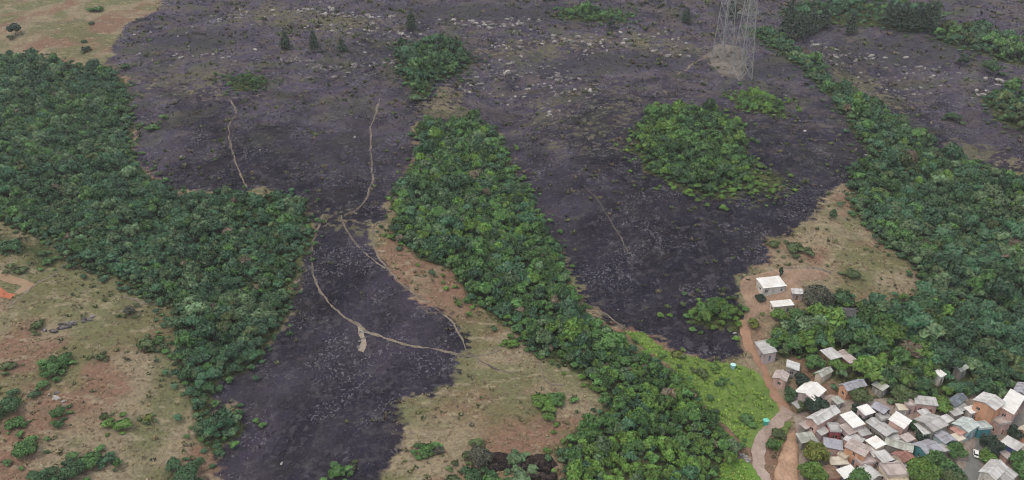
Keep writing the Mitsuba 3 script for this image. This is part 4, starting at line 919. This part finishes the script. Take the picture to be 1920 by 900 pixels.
SHRUBS = [([(45.0, 142.7)], 1.5, 1.4, 'olive', 'olive bush in the bright meadow near the gully wood', 300), ([(39.7, 148.3)], 1.6, 1.3, 'yellow', 'yellow green bush at the upper left of the bright meadow', 320), ([(48.8, 140.4)], 1.2, 1.2, 'mid', 'green bush in the middle of the bright meadow', 260), ([(51.6, 129.4)], 1.6, 1.4, 'mid', 'green bush in the lower part of the bright meadow', 320), ([(48.3, 145.0)], 1.3, 1.1, 'fresh', 'light green bush at the top of the bright meadow', 260), ([(-98.4, 116.2)], 2.3, 3.4, 'mid', 'round dark green tree lowest of the column at the far left', 600), ([(-108.0, 127.4)], 2.6, 3.2, 'deep', 'dark green tree at the left edge above the round tree', 600),
 ([(-104.8, 123.3)], 1.8, 2.0, 'mid', 'low green bush just below the dark tree at the left edge', 350), ([(-92.1, 110.0)], 1.6, 2.6, 'deep', 'small dark conical bush at the bottom left corner', 350),
 ([(-87.2, 112.2)], 2.4, 3.0, 'deep', 'dark bush, left part of the bush cluster at the bottom left', 600), ([(-85.3, 115.2)], 2.6, 2.6, 'mid', 'green bush, right part of the bush cluster at the bottom left', 600),
 ([(-82.9, 116.3)], 1.6, 1.6, 'teal', 'low bush at the right tip of the bottom left cluster', 300), ([(-66.1, 115.0)], 3.0, 3.6, 'deep', 'large dark bush at the bottom beside the burnt spur', 800),
 ([(-104.9, 138.6)], 2.8, 3.0, 'mid', 'wide green bush below the grey rock outcrop', 700), ([(-104.0, 142.2)], 2.0, 2.2, 'mid', 'smaller bush behind the wide green bush', 400),
 ([(-97.1, 126.3)], 1.5, 2.4, 'mid', 'narrow bush in the middle of the left dry grass', 350), ([(-95.6, 123.7)], 1.0, 1.4, 'deep', 'little bush under the narrow bush in the left dry grass', 200),
 ([(-83.3, 125.2)], 2.0, 1.7, 'fresh', 'fresh green low bush in the middle of the left dry grass', 450), ([(-88.1, 127.0)], 1.0, 1.0, 'olive', 'small olive bush left of the fresh green low bush', 200),
 ([(-79.4, 128.1)], 1.2, 0.9, 'yellow', 'yellowish low bush in the left reddish grass', 220), ([(-97.0, 160.6)], 1.6, 2.6, 'dusty', 'grey green bush by the short pale path', 400),
 ([(-88.0, 148.8)], 2.2, 1.6, 'olive', 'low olive bush patch beside the left wood', 450), ([(-86.0, 151.4)], 1.6, 1.5, 'mid', 'green bush touching the left wood edge', 300),
 ([(-96.2, 143.5)], 1.2, 1.2, 'olive', 'small olive bush in the middle of the left dry grass', 220), ([(-116.4, 154.3)], 1.6, 1.4, 'olive', 'low bush left of the grey rock outcrop', 300),
 ([(-137.7, 181.8)], 2.6, 2.8, 'deep', 'dark bush at the left edge under the wood', 600), ([(-126.0, 177.6)], 1.6, 1.8, 'mid', 'bush at the foot of the left wood near the path', 350),
 ([(-131.2, 173.6)], 1.8, 1.4, 'olive', 'low bush above the scraped orange earth', 350), ([(-116.1, 140.2)], 1.6, 1.2, 'olive', 'low olive bush at the left edge', 300),
 ([(6.5, 130.6)], 2.4, 2.4, 'fresh', 'wide fresh green bush in the central dry grass, left half', 650), ([(9.9, 131.2)], 2.0, 2.0, 'mid', 'wide fresh green bush in the central dry grass, right half', 500),
 ([(-17.6, 117.8)], 1.9, 2.0, 'mid', 'green bush on the dry grass right of the burnt spur', 450), ([(-15.1, 117.8)], 1.2, 1.4, 'dusty', 'grey green bush right of the green bush by the burnt spur', 250),
 ([(-35.4, 114.4)], 1.8, 1.7, 'mid', 'single green bush on the burnt spur near the bottom edge', 400), ([(-32.5, 115.6)], 1.1, 0.9, 'dusty', 'small grey bush on the burnt spur near the bottom edge', 220),
 ([(-6.4, 114.2)], 2.6, 3.2, 'dusty', 'grey green bush left of the dark rock face', 700), ([(-7.5, 109.8)], 2.2, 2.4, 'deep', 'dark bush at the bottom edge left of the dark rock face', 500),
 ([(0.5, 114.4)], 1.7, 2.2, 'silver', 'silvery bush above the dark rock face', 400), ([(1.6, 108.9)], 2.2, 1.8, 'silver', 'silvery bush at the bottom edge in front of the dark rock face', 500),
 ([(-3.9, 108.8)], 1.8, 1.8, 'mid', 'green bush at the bottom edge under the dark rock face', 400), ([(12.0, 114.6)], 1.9, 2.8, 'silver', 'silvery tree at the edge of the gully wood by the rock face', 450),
 ([(-11.5, 109.6)], 1.6, 1.4, 'olive', 'olive bush at the bottom edge right of the burnt spur', 300), ([(0.3, 150.6)], 1.8, 1.6, 'fresh', 'bright bush at the wood edge beside the central dry grass', 350),
 ([(78.2, 182.2)], 2.4, 2.0, 'olive', 'wide olive bush on the right clearing', 450), ([(93.7, 196.7)], 1.2, 2.6, 'deep', 'dark upright bush at the top of the right clearing', 300),
 ([(73.0, 184.3)], 1.4, 1.2, 'olive', 'small olive bush at the left tip of the right clearing', 250), ([(90.3, 171.2)], 1.8, 1.6, 'olive', 'low olive bush at the lower right of the right clearing', 350),
 ([(-133.2, 263.6)], 3.0, 1.8, 'mid', 'low green bush patch on the burnt upper slope at left', 450), ([(-139.6, 266.5)], 1.6, 1.2, 'olive', 'small olive bush left of the low green bush patch', 220),
 ([(-232.5, 351.2)], 3.2, 6.2, 'dark', 'lone dark round tree on the far left pasture', 700), ([(-189.4, 330.8)], 2.0, 2.4, 'dark', 'dark bush on the far left pasture', 300),
 ([(-196.6, 342.9)], 1.4, 1.4, 'deep', 'small bush just behind the dark bush on the far left pasture', 200), ([(-204.0, 375.0)], 3.0, 2.0, 'mid', 'low green bush patch on the far left pasture', 400),
 ([(-200.6, 360.0)], 1.4, 1.2, 'deep', 'small dark bush on the far pasture track', 200), ([(-164.5, 314.1)], 1.8, 2.0, 'deep', 'bush at the corner of the left wood and the far pasture', 300),
 ([(197.9, 303.7)], 3.6, 6.0, 'deep', 'round dark tree at the far right beside a pale rock line', 650), ([(191.2, 312.3)], 2.2, 5.0, 'dark', 'slim dark tree left of the round tree at far right', 400),
 ([(165.3, 267.7)], 3.0, 3.4, 'deep', 'dark green bush on the far right burnt slope', 500), ([(46.6, 355.5)], 2.2, 5.4, 'dark', 'dark upright tree on the far upper plateau', 420),
 ([(-37.6, 282.3)], 2.6, 3.0, 'silver', 'pale green tree at the foot of the upper thicket', 500)]
for i, (at, rad, h, tint, lab, n) in enumerate(SHRUBS):
    kind = ('tree', 'tree') if h > 3.0 else ('bush', 'bush')
    plant(kind[0], at, rad, h, tint, lab, kind[1], 700 + i, n, 0.36 if at[0][1] < 180 else 0.5, 0.8 if h > 4.5 else 0.15)

r = np.random.default_rng(81)
n_low = 0
for at, rad, h, tint, lab, n in SHRUBS:
    for _ in range(6 if at[0][1] < 185 else 2):
        a_, q_ = r.uniform(0, 2 * PI), rad * r.uniform(0.8, 2.0)
        x, y = at[0][0] + math.cos(a_) * q_, at[0][1] + math.sin(a_) * q_
        n_low += 1
        sc_ = rad * r.uniform(0.08, 0.24)
        tn = tint if tint in KINDS else 'olive'
        scene[f'low_bushes__{n_low:03d}'] = {'type': 'instance', 'group': ref(f'group_canopy_{tn}_{n_low % 4}'), 'to_world': T().translate([x, y, float(H(x, y)) - 0.1]).rotate([0, 0, 1], r.uniform(0, 360)).scale([sc_ * 1.3, sc_, sc_ * 0.7])}
labels['low_bushes'] = {'kind': 'stuff', 'label': 'small low bushes growing round the larger bushes on the dry grass', 'category': 'bushes'}
PINES = [([(-101.3, 333.1)], 3.2, 7.5, 'broad bluish pine left of the pair on the upper burnt slope'), ([(-86.9, 326.8)], 3.0, 9.0, 'tall dark pine, right of the pair on the upper burnt slope'), ([(-74.8, 327.5)], 2.6, 5.0, 'small pine right of the pair on the upper burnt slope'),
 ([(-47.1, 353.1)], 3.6, 7.5, 'pine on the upper plateau behind the top thicket'), ([(125.4, 344.8)], 4.4, 11.0, 'leftmost pine of the far right pine row'), ([(131.6, 345.1)], 4.4, 12.0, 'tall pine second in the far right pine row'),
 ([(141.6, 355.3)], 4.0, 12.0, 'third pine of the far right pine row'), ([(148.9, 360.5)], 4.0, 11.0, 'fourth pine of the far right pine row'), ([(158.2, 351.0)], 3.4, 10.0, 'pine standing alone right of the far pine row'),
 ([(174.2, 351.0)], 4.4, 11.0, 'pine at the left end of the far thicket on the ridge'), ([(180.2, 347.8)], 4.4, 12.0, 'pine in the middle of the far thicket on the ridge'), ([(184.9, 344.4)], 4.2, 12.0, 'pine right of the middle in the far thicket on the ridge'),
 ([(136.0, 350.2)], 4.0, 10.0, 'short pine in the middle of the far right pine row'), ([(177.0, 349.1)], 4.0, 11.0, 'dark pine second from the left in the far thicket'), ([(182.2, 344.6)], 4.0, 10.0, 'low pine in the middle of the far thicket'), ([(187.7, 343.2)], 4.2, 12.0, 'pine second from the right in the far thicket'), ([(134.9, 367.4)], 3.6, 9.0, 'pine behind the far right pine row'), ([(190.8, 342.3)], 4.4, 13.0, 'tall pine at the right end of the far thicket on the ridge'), ([(83.4, 361.7)], 3.2, 7.0, 'pine left of the power pylons on the plateau'), ([(106.5, 366.5)], 4.0, 8.0, 'pine behind the power pylons')]
for i, (at, rad, h, lab) in enumerate(PINES):
    pine(at, rad * 0.92, h * 1.05, lab, 900 + i, 'dark', 460)


# ------------------------------------------------------------------ grass tufts, stubble and low scrub (nobody could count them)
def tufts(name, pgs, density, size, tones, seed, label, blades=6, drop=None, up=0.8, cat='grass'):
    r = np.random.default_rng(seed)
    P_, S_ = [], []
    for pg in pgs:
        x0, y0, x1, y1 = pg.bounds
        n = int((x1 - x0) * (y1 - y0) * density)
        x, y = r.uniform(x0, x1, n), r.uniform(y0, y1, n)
        m = inside(pg, x, y)
        x, y = x[m], y[m]
        if drop is not None:
            keep = drop(x, y, r)
            x, y = x[keep], y[keep]
        z = H(x, y)
        seen, dpt = in_view(x, y, z, 0.08)
        keep = seen & (r.random(len(x)) < np.clip(190 / dpt, 0.25, 1))
        P_.append(np.c_[x, y, z][keep])
        S_.append((np.clip(dpt / 190, 1, 2.2))[keep])
    p, sc = np.vstack(P_), np.concatenate(S_)
    n = len(p)
    s = size * sc * r.uniform(0.5, 1.6, n)
    tone = np.array(tones)[r.integers(0, len(tones), n)] * r.uniform(0.75, 1.3, n)[:, None]
    a = r.uniform(0, 2 * PI, (n, blades))
    lean = r.uniform(0.25, 0.9, (n, blades))
    d = np.stack([np.cos(a) * lean, np.sin(a) * lean, np.full((n, blades), up)], -1) * s[:, None, None] * r.uniform(0.6, 1.2, (n, blades, 1))
    side = np.stack([-np.sin(a), np.cos(a), 0 * a], -1) * (s * 0.22)[:, None, None]
    root = p[:, None] + np.stack([np.cos(a), np.sin(a), 0 * a], -1) * (s * 0.25)[:, None, None] - [0, 0, 0.05]
    v = np.stack([root - side, root + side, root + d * 0.6 + side * 0.9, root + d, root + d * 0.6 - side * 0.9], 2).reshape(-1, 3)
    i = np.arange(n * blades)[:, None] * 5
    f = np.vstack([i + [0, 1, 2], i + [0, 2, 4], i + [4, 2, 3]])
    col = np.repeat(np.repeat(tone, blades, 0) * r.uniform(0.85, 1.15, (n * blades, 1)), 5, 0)
    scene[name] = mikit.ply(trimesh.Trimesh(v, f, process=False), 'mat_tuft', False, color=np.clip(col, 0, 1))
    labels[name] = {'kind': 'stuff', 'label': label, 'category': cat}
    print(name, n, len(f))


near_dry = Polygon([(-150, 70), (-150, 330), (190, 330), (190, 90), (60, 70)]).difference(burnt).difference(shapely.union_all([w.buffer(-1) for w in woods] + [village, meadow, meadow_low, clearing.buffer(-1), bank, raw_soil]))
near_dry = [g for g in near_dry.geoms if g.area > 20]
far_burnt = burnt.difference(shapely.union_all(woods))
parts_burnt = list(getattr(far_burnt, 'geoms', [far_burnt]))
road_gap = shapely.union_all([LineString(ROAD).buffer(2.2), LineString(STREET).buffer(2.8)] + [LineString(p).buffer(w * 0.45) for p, w, _ in PATHS])
shapely.prepare(road_gap)


def off_road(x, y, r):
    return ~inside(road_gap, x, y)


tufts('dry_grass', near_dry, 1.5, 0.34, [(0.33, 0.27, 0.18), (0.29, 0.22, 0.145), (0.36, 0.31, 0.21), (0.24, 0.22, 0.12), (0.29, 0.19, 0.135)], 1, 'tussocks of dry tan grass on the unburnt slopes', 5,
      lambda x, y, r: off_road(x, y, r) & (meshkit.fbm(np.stack([x / 3, y / 2, 0 * x], -1), 3, 8) + r.normal(0, 0.12, len(x)) > 0.47))
tufts('burnt_stubble', parts_burnt, 0.6, 0.32, [(0.026, 0.023, 0.032), (0.04, 0.036, 0.048), (0.075, 0.068, 0.085), (0.17, 0.16, 0.19), (0.09, 0.08, 0.075), (0.06, 0.062, 0.06)], 2, 'charred grass tussocks and ash on the burnt hillside', 4,
      lambda x, y, r: off_road(x, y, r) & (meshkit.fbm(np.stack([x / 4, y / 3, 0 * x], -1), 3, 18) + r.normal(0, 0.15, len(x)) > 0.45))
tufts('meadow_grass', [meadow, meadow_low, verge], 3.5, 0.40, [(0.25, 0.42, 0.08), (0.20, 0.36, 0.07), (0.33, 0.44, 0.11), (0.14, 0.26, 0.06), (0.30, 0.36, 0.11)], 3, 'lush bright green grass beside the dirt road', 5, off_road, 0.9)
tufts('low_scrub', near_dry, 0.16, 0.6, [(0.075, 0.105, 0.04), (0.055, 0.085, 0.04), (0.11, 0.12, 0.055), (0.09, 0.085, 0.06)], 4, 'low olive scrub dotted over the dry grass', 9,
      lambda x, y, r: off_road(x, y, r) & (meshkit.fbm(np.stack([x / 9, y / 7, 0 * x], -1), 3, 28) + r.normal(0, 0.06, len(x)) > 0.55), 0.7, 'scrub')
tufts('scorched_scrub', parts_burnt + [scrub], 0.07, 0.7, [(0.09, 0.125, 0.05), (0.11, 0.135, 0.06), (0.13, 0.125, 0.075), (0.15, 0.125, 0.09)], 5, 'surviving green and brown scrub on the burnt slopes', 8,
      lambda x, y, r: off_road(x, y, r) & (meshkit.fbm(np.stack([x / 13, y / 9, 0 * x], -1), 3, 38) + r.normal(0, 0.05, len(x)) + 0.10 * np.clip((y - 190) / 60, -1, 1) + 0.3 * inside(scrub, x, y) > 0.60), 0.7, 'scrub')

# ------------------------------------------------------------------ rocks
scene['mat_rock'] = {'type': 'twosided', 'b': {'type': 'diffuse', 'reflectance': tex(lambda p, n, uv: mix((0.12, 0.113, 0.12), (0.44, 0.42, 0.41), smoothstep(0.25, 0.75, 0.55 * fbm(p.x / 0.5, p.y / 0.5, p.z / 0.5, 3) + 0.45 * cell_rand(dr.floor(p.x / 3), dr.floor(p.y / 3)))))}}
scene['mat_ledge'] = {'type': 'twosided', 'b': {'type': 'diffuse', 'reflectance': tex(lambda p, n, uv: mix((0.05, 0.048, 0.055), (0.27, 0.25, 0.26), smoothstep(0.3, 0.75, 0.6 * fbm(p.x / 0.5, p.y / 0.5, p.z / 0.5, 3) + 0.4 * cell_rand(dr.floor(p.x / 1.5), dr.floor(p.y / 1.5)))))}}
scene['mat_dark_rock'] = {'type': 'twosided', 'b': {'type': 'diffuse', 'reflectance': tex(lambda p, n, uv: mix((0.018, 0.015, 0.016), (0.075, 0.058, 0.052), smoothstep(0.35, 0.8, fbm(p.x / 0.6, p.y / 0.6, p.z / 0.4, 4))))}}


def rock_mesh(seed, sub=2, flat=0.65):
    r = np.random.default_rng(seed)
    m = trimesh.creation.icosphere(sub)
    v = np.asarray(m.vertices)
    for _ in range(9):
        d = r.normal(0, 1, 3); d /= np.linalg.norm(d)
        lim = r.uniform(0.55, 0.85)
        h = v @ d
        v = v - np.outer(np.maximum(h - lim, 0), d)
    v = v * (1 + 0.25 * (meshkit.fbm(v * 2.2 + seed, 2, 1) - 0.5)[:, None]) * [1, r.uniform(0.65, 1), flat]
    return trimesh.Trimesh(v, m.faces, process=False)


for s in range(6):
    scene[f'group_rock_{s}'] = {'type': 'shapegroup', 'stone': mikit.ply(rock_mesh(40 + s), 'mat_rock', 25)}
ROCKS = [(poly([(-143.3, 385.4), (-107.9, 384.8), (-67.1, 366.6), (-25.9, 366.1), (13.2, 375.0), (17.1, 341.4), (0.0, 317.7), (-17.3, 294.6), (-35.0, 299.8), (-53.9, 309.6), (-79.0, 347.4), (-117.5, 360.5), (-169.8, 364.3)]), 0.085, 'the upper left plateau'),
         (poly([(-24.0, 334.8), (9.7, 339.0), (37.6, 352.5), (60.8, 357.8), (78.5, 344.3), (88.1, 332.0), (76.3, 320.2), (45.6, 334.3), (23.2, 320.3), (37.9, 268.2), (17.9, 266.4), (-4.3, 290.9), (-14.7, 310.2)]), 0.075, 'the slope below the pylon'),
         (poly([(133.9, 347.4), (159.1, 324.3), (196.5, 299.0), (211.1, 298.0), (203.5, 285.0), (167.1, 282.1), (149.2, 299.1), (137.8, 323.6)]), 0.085, 'the far right slope'),
         (poly([(79.8, 277.2), (113.1, 297.9), (122.7, 276.6), (128.0, 249.0), (115.5, 236.5), (85.7, 247.1)]), 0.010, 'the far right slope'),
         (poly([(-181.2, 354.2), (-163.0, 366.4), (-119.0, 347.8), (-106.6, 321.4), (-149.6, 312.4), (-172.3, 322.8)]), 0.016, 'the upper left plateau'),
         (burnt, 0.0016, None)]
rocks = []
for ri, (pg, dens, where) in enumerate(ROCKS):
    r = np.random.default_rng(300 + ri)
    x0, y0, x1, y1 = pg.bounds
    n = int((x1 - x0) * (y1 - y0) * dens)
    x, y = r.uniform(x0, x1, n), r.uniform(y0, y1, n)
    clump = meshkit.fbm(np.stack([x / 9, y / 6, 0 * x], -1), 3, 61)
    m = inside(pg, x, y) & (clump + r.normal(0, 0.06, n) > (0.50 if where else 0.45))
    for w in woods:
        m &= ~inside(w, x, y)
    x, y = x[m], y[m]
    z = H(x, y)
    seen, dpt = in_view(x, y, z, 0.05)
    for i in np.where(seen)[0]:
        s = float(np.clip(r.lognormal(-0.55, 0.42), 0.28, 1.7)) * (1 if where else 0.7)
        rocks.append((s / dpt[i], x[i], y[i], z[i], s, where, r.uniform(0, 360), int(r.integers(0, 6)), r.uniform(0.8, 1.6)))
rocks.sort(key=lambda t: -t[0])
print('rocks', len(rocks))
nb = nr = 0
for _, x, y, z, s, where, rot, v, lg in rocks:
    tw = T().translate([x, y, z + 0.12 * s]).rotate([0, 0, 1], rot).scale([s * lg, s, s])
    if where and nb < 260:
        nb += 1
        k = thing('boulder', f"{'big' if s > 1.15 else 'small'} grey boulder on the {'near' if y < np.median([t[2] for t in rocks if t[5] == where]) else 'far'} {'left' if x < np.median([t[1] for t in rocks if t[5] == where]) else 'right'} part of {where}", 'boulder', f'boulders on {where}')
    else:
        nr += 1
        k = f'scattered_stones__{nr:03d}'
    scene[k] = {'type': 'instance', 'group': ref(f'group_rock_{v}'), 'to_world': tw}
labels['scattered_stones'] = {'kind': 'stuff', 'label': 'small pale stones strewn over the burnt slopes', 'category': 'stones'}


def outcrop(label, pts, n, smin, smax, mat, seed, spread, flat=0.7, name='rock_outcrop'):
    k = thing(name, label, 'rock outcrop')
    r = np.random.default_rng(seed)
    line = LineString(pts)
    for i in range(n):
        q = line.interpolate(line.length * (i + r.uniform(-0.3, 0.3) + 0.5) / n).coords[0]
        x, y = q[0] + r.normal(0, spread), q[1] + r.normal(0, spread)
        s = r.uniform(smin, smax)
        part(k, 'rock', mikit.ply(rock_mesh(seed * 50 + i, 2, flat), mat, 25, to_world=T().translate([x, y, float(H(x, y)) + 0.1 * s]).rotate([0, 0, 1], r.uniform(-25, 25)).scale([s * r.uniform(1.1, 1.8), s, s])))


outcrop('low grey rock outcrop in the left dry grass', [(-112.9, 152.7), (-111.1, 154.2), (-109.2, 155.5), (-107.8, 157.1), (-106.1, 158.1)], 15, 0.35, 0.9, 'mat_ledge', 3, 0.7)
outcrop('dark brown rock face at the bottom edge', [(-4.8, 114.1), (-2.1, 113.6), (0.5, 113.1), (2.7, 112.9), (4.8, 112.7), (6.9, 113.1)], 12, 0.9, 1.6, 'mat_dark_rock', 4, 0.5, 1.0)
outcrop('lower dark rocks under the dark brown rock face', [(3.6, 109.0), (5.2, 110.1), (7.4, 111.3)], 5, 0.8, 1.4, 'mat_dark_rock', 5, 0.5, 0.9)
outcrop('long grey rock ledge across the upper burnt slope', [(-102.0, 321.0), (-95.9, 320.1), (-89.6, 318.0), (-82.0, 314.4), (-74.6, 311.2), (-68.0, 312.6), (-61.5, 314.8), (-56.3, 317.7), (-50.5, 314.4)], 34, 0.5, 1.3, 'mat_ledge', 6, 1.3, 0.9)
outcrop('second row of grey rocks under the long ledge', [(-92.5, 306.1), (-84.8, 306.4), (-75.4, 304.1), (-67.2, 307.6), (-58.2, 308.0)], 18, 0.4, 1.0, 'mat_ledge', 7, 1.2, 0.8)
outcrop('pale rock line at the far right edge', [(195.2, 301.5), (199.0, 299.4), (202.5, 298.0), (205.5, 293.9)], 10, 0.6, 1.1, 'mat_rock', 8, 0.8, 0.8)
outcrop('pale rock band along the top edge left of centre', [(-110.7, 379.7), (-101.4, 380.0), (-89.6, 374.9), (-77.5, 366.6), (-66.8, 364.3), (-59.5, 367.6)], 34, 0.5, 1.3, 'mat_rock', 12, 2.6, 0.8)
outcrop('pale rock band above the flat burnt terrace in the centre', [(-28.4, 365.1), (-20.4, 361.3), (-12.7, 358.5), (-2.6, 363.0), (6.5, 367.3)], 28, 0.5, 1.3, 'mat_rock', 13, 2.4, 0.8)
outcrop('pale rocks on the crest left of the pylons', [(14.7, 342.1), (24.6, 345.0), (36.7, 342.2), (48.7, 340.6), (59.9, 334.6), (70.9, 329.1)], 34, 0.5, 1.2, 'mat_rock', 14, 2.6, 0.8)
outcrop('grey rocks below the flat burnt terrace in the centre', [(-18.0, 308.3), (-6.9, 315.4), (6.9, 314.0), (18.2, 312.8), (28.6, 301.1), (36.3, 291.8)], 34, 0.5, 1.2, 'mat_ledge', 15, 2.6, 0.8)
outcrop('pale rocks along the far right terrace edge', [(136.7, 344.4), (145.8, 338.8), (151.4, 328.5), (158.3, 322.4), (167.0, 320.8), (178.6, 316.1), (185.5, 307.4)], 36, 0.5, 1.2, 'mat_rock', 16, 2.6, 0.8)
outcrop('pale rocks on the burnt slope under the far left pasture', [(-166.2, 327.9), (-156.0, 328.8), (-143.6, 326.9), (-133.1, 330.6), (-120.6, 321.3)], 26, 0.4, 0.9, 'mat_rock', 17, 2.0, 0.7)
outcrop('pale stones on the burnt spur below the long curved footpath', [(-38.3, 158.0), (-37.3, 155.6), (-37.5, 153.3), (-36.9, 151.1)], 7, 0.3, 0.6, 'mat_rock', 9, 0.4, 0.5)
outcrop('pale stone group in the left dry grass', [(-102.5, 132.9), (-100.9, 132.1), (-98.8, 130.4), (-97.7, 129.2)], 8, 0.3, 0.55, 'mat_rock', 10, 0.5, 0.5)
outcrop('rubble heap beside the dirt road', [(47.4, 118.6), (48.2, 118.4), (49.0, 118.0), (48.2, 117.3)], 14, 0.25, 0.5, 'mat_rock', 11, 0.5, 0.8, 'rubble_heap')

# ------------------------------------------------------------------ transmission tower
M_STEEL = plain((0.33, 0.34, 0.345), 0.6, 0.3)


def bars(pairs, r):
    out = []
    for p, q in pairs:
        p, q = np.array(p, float), np.array(q, float)
        d = q - p
        L = np.linalg.norm(d)
        b = trimesh.creation.box((2 * r, 2 * r, L))
        b.apply_transform(trimesh.geometry.align_vectors([0, 0, 1], d / L))
        b.apply_translation((p + q) / 2)
        out.append(b)
    return trimesh.util.concatenate(out)


def pylon(at, yaw, tall, base, label):
    k = thing('power_pylon', label, 'power pylon')
    x, y = at[0]
    M = T().translate([x, y, float(H(x, y)) - 0.2]).rotate([0, 0, 1], yaw)
    wst = 0.8 * tall
    def half(z):
        return base / 2 + (1.25 - base / 2) * min(z / wst, 1) - max(z - wst, 0) * 0.03
    def c(i, z):
        h = half(z)
        return [(-h, h, h, -h)[i % 4], (-h, -h, h, h)[i % 4], z]
    for i in range(4):
        part(k, 'leg', mikit.ply(bars([(c(i, 0), c(i, wst)), (c(i, wst), c(i, tall))], 0.13), M_STEEL, to_world=M))
    zs = list(np.r_[0, np.cumsum(np.linspace(6.2, 2.4, 9))])
    zs = [z * wst / zs[-1] for z in zs] + list(np.linspace(wst, tall, 8))[1:]
    for i in range(4):
        pr = []
        for a, b in zip(zs[:-1], zs[1:]):
            pr += [(c(i, a), c(i + 1, b)), (c(i + 1, a), c(i, b)), (c(i, b), c(i + 1, b))]
        part(k, 'bracing', mikit.ply(bars(pr, 0.06), M_STEEL, to_world=M))
    for z, reach in ((0.56 * tall, 3.6), (0.74 * tall, 5.0), (0.90 * tall, 3.6)):
        for sgn in (-1, 1):
            h = half(z)
            tip = (sgn * (h + reach), 0, z + 0.2)
            pr = [((sgn * h, s * h, z), tip) for s in (-1, 1)] + [((sgn * h, s * h, z + 1.7), tip) for s in (-1, 1)]
            for f in (0.33, 0.66):
                xx = sgn * (h + reach * f)
                pr += [((xx, -h * (1 - f), z), (xx, h * (1 - f), z)), ((xx, -h * (1 - f), z), (xx, 0, z + 1.7 * (1 - f))), ((xx, h * (1 - f), z), (xx, 0, z + 1.7 * (1 - f)))]
            arm = part(k, 'cross_arm', mikit.ply(bars(pr, 0.09), M_STEEL, to_world=M))
            ins = trimesh.util.concatenate([trimesh.creation.cylinder(0.16, 0.12, sections=8, transform=trimesh.transformations.translation_matrix([tip[0], 0, z - 0.2 - 0.22 * j])) for j in range(9)] +
                                           [trimesh.creation.cylinder(0.05, 2.2, sections=6, transform=trimesh.transformations.translation_matrix([tip[0], 0, z - 1.0]))])
            part(arm, 'insulator', mikit.ply(ins, plain((0.30, 0.34, 0.33), 0.3), to_world=M))


pylon([(91.4, 321.8)], 24, 50, 6.2, 'grey steel lattice power pylon, left and rear one of the pair on the burnt plateau')
pylon([(92.7, 296.2)], 20, 46, 6.2, 'grey steel lattice power pylon, right and front one of the pair on the burnt plateau')

# ------------------------------------------------------------------ tanks, shed and a car
def lathe(prof, n=20):
    return trimesh.creation.revolve(np.array(prof), sections=n)


def tank(at, r, h, c, label):
    k = thing('water_tank', label, 'water tank')
    x, y = at[0]
    M = T().translate([x, y, float(H(x, y))])
    part(k, 'body', mikit.ply(lathe([(0, -0.3), (r * 0.86, -0.3), (r * 0.88, 0.1), (r, h * 0.9), (r * 1.04, h * 0.92), (r * 1.04, h), (0, h)]), plain(c, 0.4, 0.5), 30, to_world=M))
    part(k, 'lid', mikit.ply(lathe([(0, h + 0.03), (r * 1.1, h + 0.03), (r * 1.1, h + 0.12), (r * 0.5, h + 0.3), (r * 0.2, h + 0.36), (0, h + 0.36)]), plain(np.minimum(np.array(c) * 1.35 + 0.08, 0.8), 0.4, 0.5), 30, to_world=M))


tank([(55.8, 128.8)], 0.62, 1.15, (0.06, 0.38, 0.30), 'turquoise green water tank beside the dirt road')
tank([(52.5, 144.7)], 0.6, 0.9, (0.30, 0.52, 0.62), 'pale blue water tank at the top of the bright meadow')
tank([(84.3, 118.7)], 0.5, 0.95, (0.10, 0.32, 0.28), 'small green water tank between the red roof and the teal walled house')


def car(at, yaw, c, label):
    k = thing('parked_car', label, 'car')
    x, y = at[0]
    M = T().translate([x, y, float(H(x, y)) + 0.3]).rotate([0, 0, 1], yaw).scale([0.62, 0.62, 0.62])
    def loft(secs):
        return trimesh.convex.convex_hull(np.array([(px, s * w, pz) for px, w, pz in secs for s in (-1, 1)]))
    part(k, 'body', mikit.ply(loft([(-2.0, 0.72, 0.3), (-2.05, 0.78, 0.62), (-1.9, 0.76, 0.85), (0.9, 0.8, 0.88), (1.9, 0.74, 0.74), (2.05, 0.7, 0.5), (1.95, 0.7, 0.28), (0, 0.82, 0.55)]), plain(c, 0.25, 0.6), 20, to_world=M))
    part(k, 'cabin', mikit.ply(loft([(-1.7, 0.7, 0.86), (-1.3, 0.56, 1.36), (0.2, 0.56, 1.4), (0.95, 0.7, 0.87)]), M_GLASS, 20, to_world=M))
    part(k, 'roof', mikit.ply(loft([(-1.35, 0.55, 1.37), (0.22, 0.55, 1.41), (-1.3, 0.5, 1.45), (0.15, 0.5, 1.46)]), plain(c, 0.25, 0.6), 20, to_world=M))
    for wx in (-1.25, 1.3):
        for s in (-1, 1):
            w = trimesh.creation.cylinder(0.31, 0.2, sections=18, transform=trimesh.transformations.rotation_matrix(PI / 2, [1, 0, 0]))
            w.apply_translation([wx, s * 0.74, 0.31])
            part(k, 'wheel', mikit.ply(w, plain((0.02, 0.02, 0.02), 0.7), 30, to_world=M))


car([(96.3, 118.8)], 62, (0.78, 0.78, 0.78), 'white car parked on the street')

# ------------------------------------------------------------------ map units to metres
for k, d in scene.items():
    if d.get('type') in ('ply', 'instance'):
        d['to_world'] = T().scale(S) @ d.get('to_world', T())
scene['haze'] = {'type': 'cube', 'to_world': T().translate([0, 1500, 110]).scale([4900, 3000, 170]), 'bsdf': {'type': 'null'}, 'interior': {'type': 'ref', 'id': 'haze_air'}}
labels['haze'] = {'kind': 'stuff', 'label': 'thin bluish haze in the air over the hillside', 'category': 'haze'}
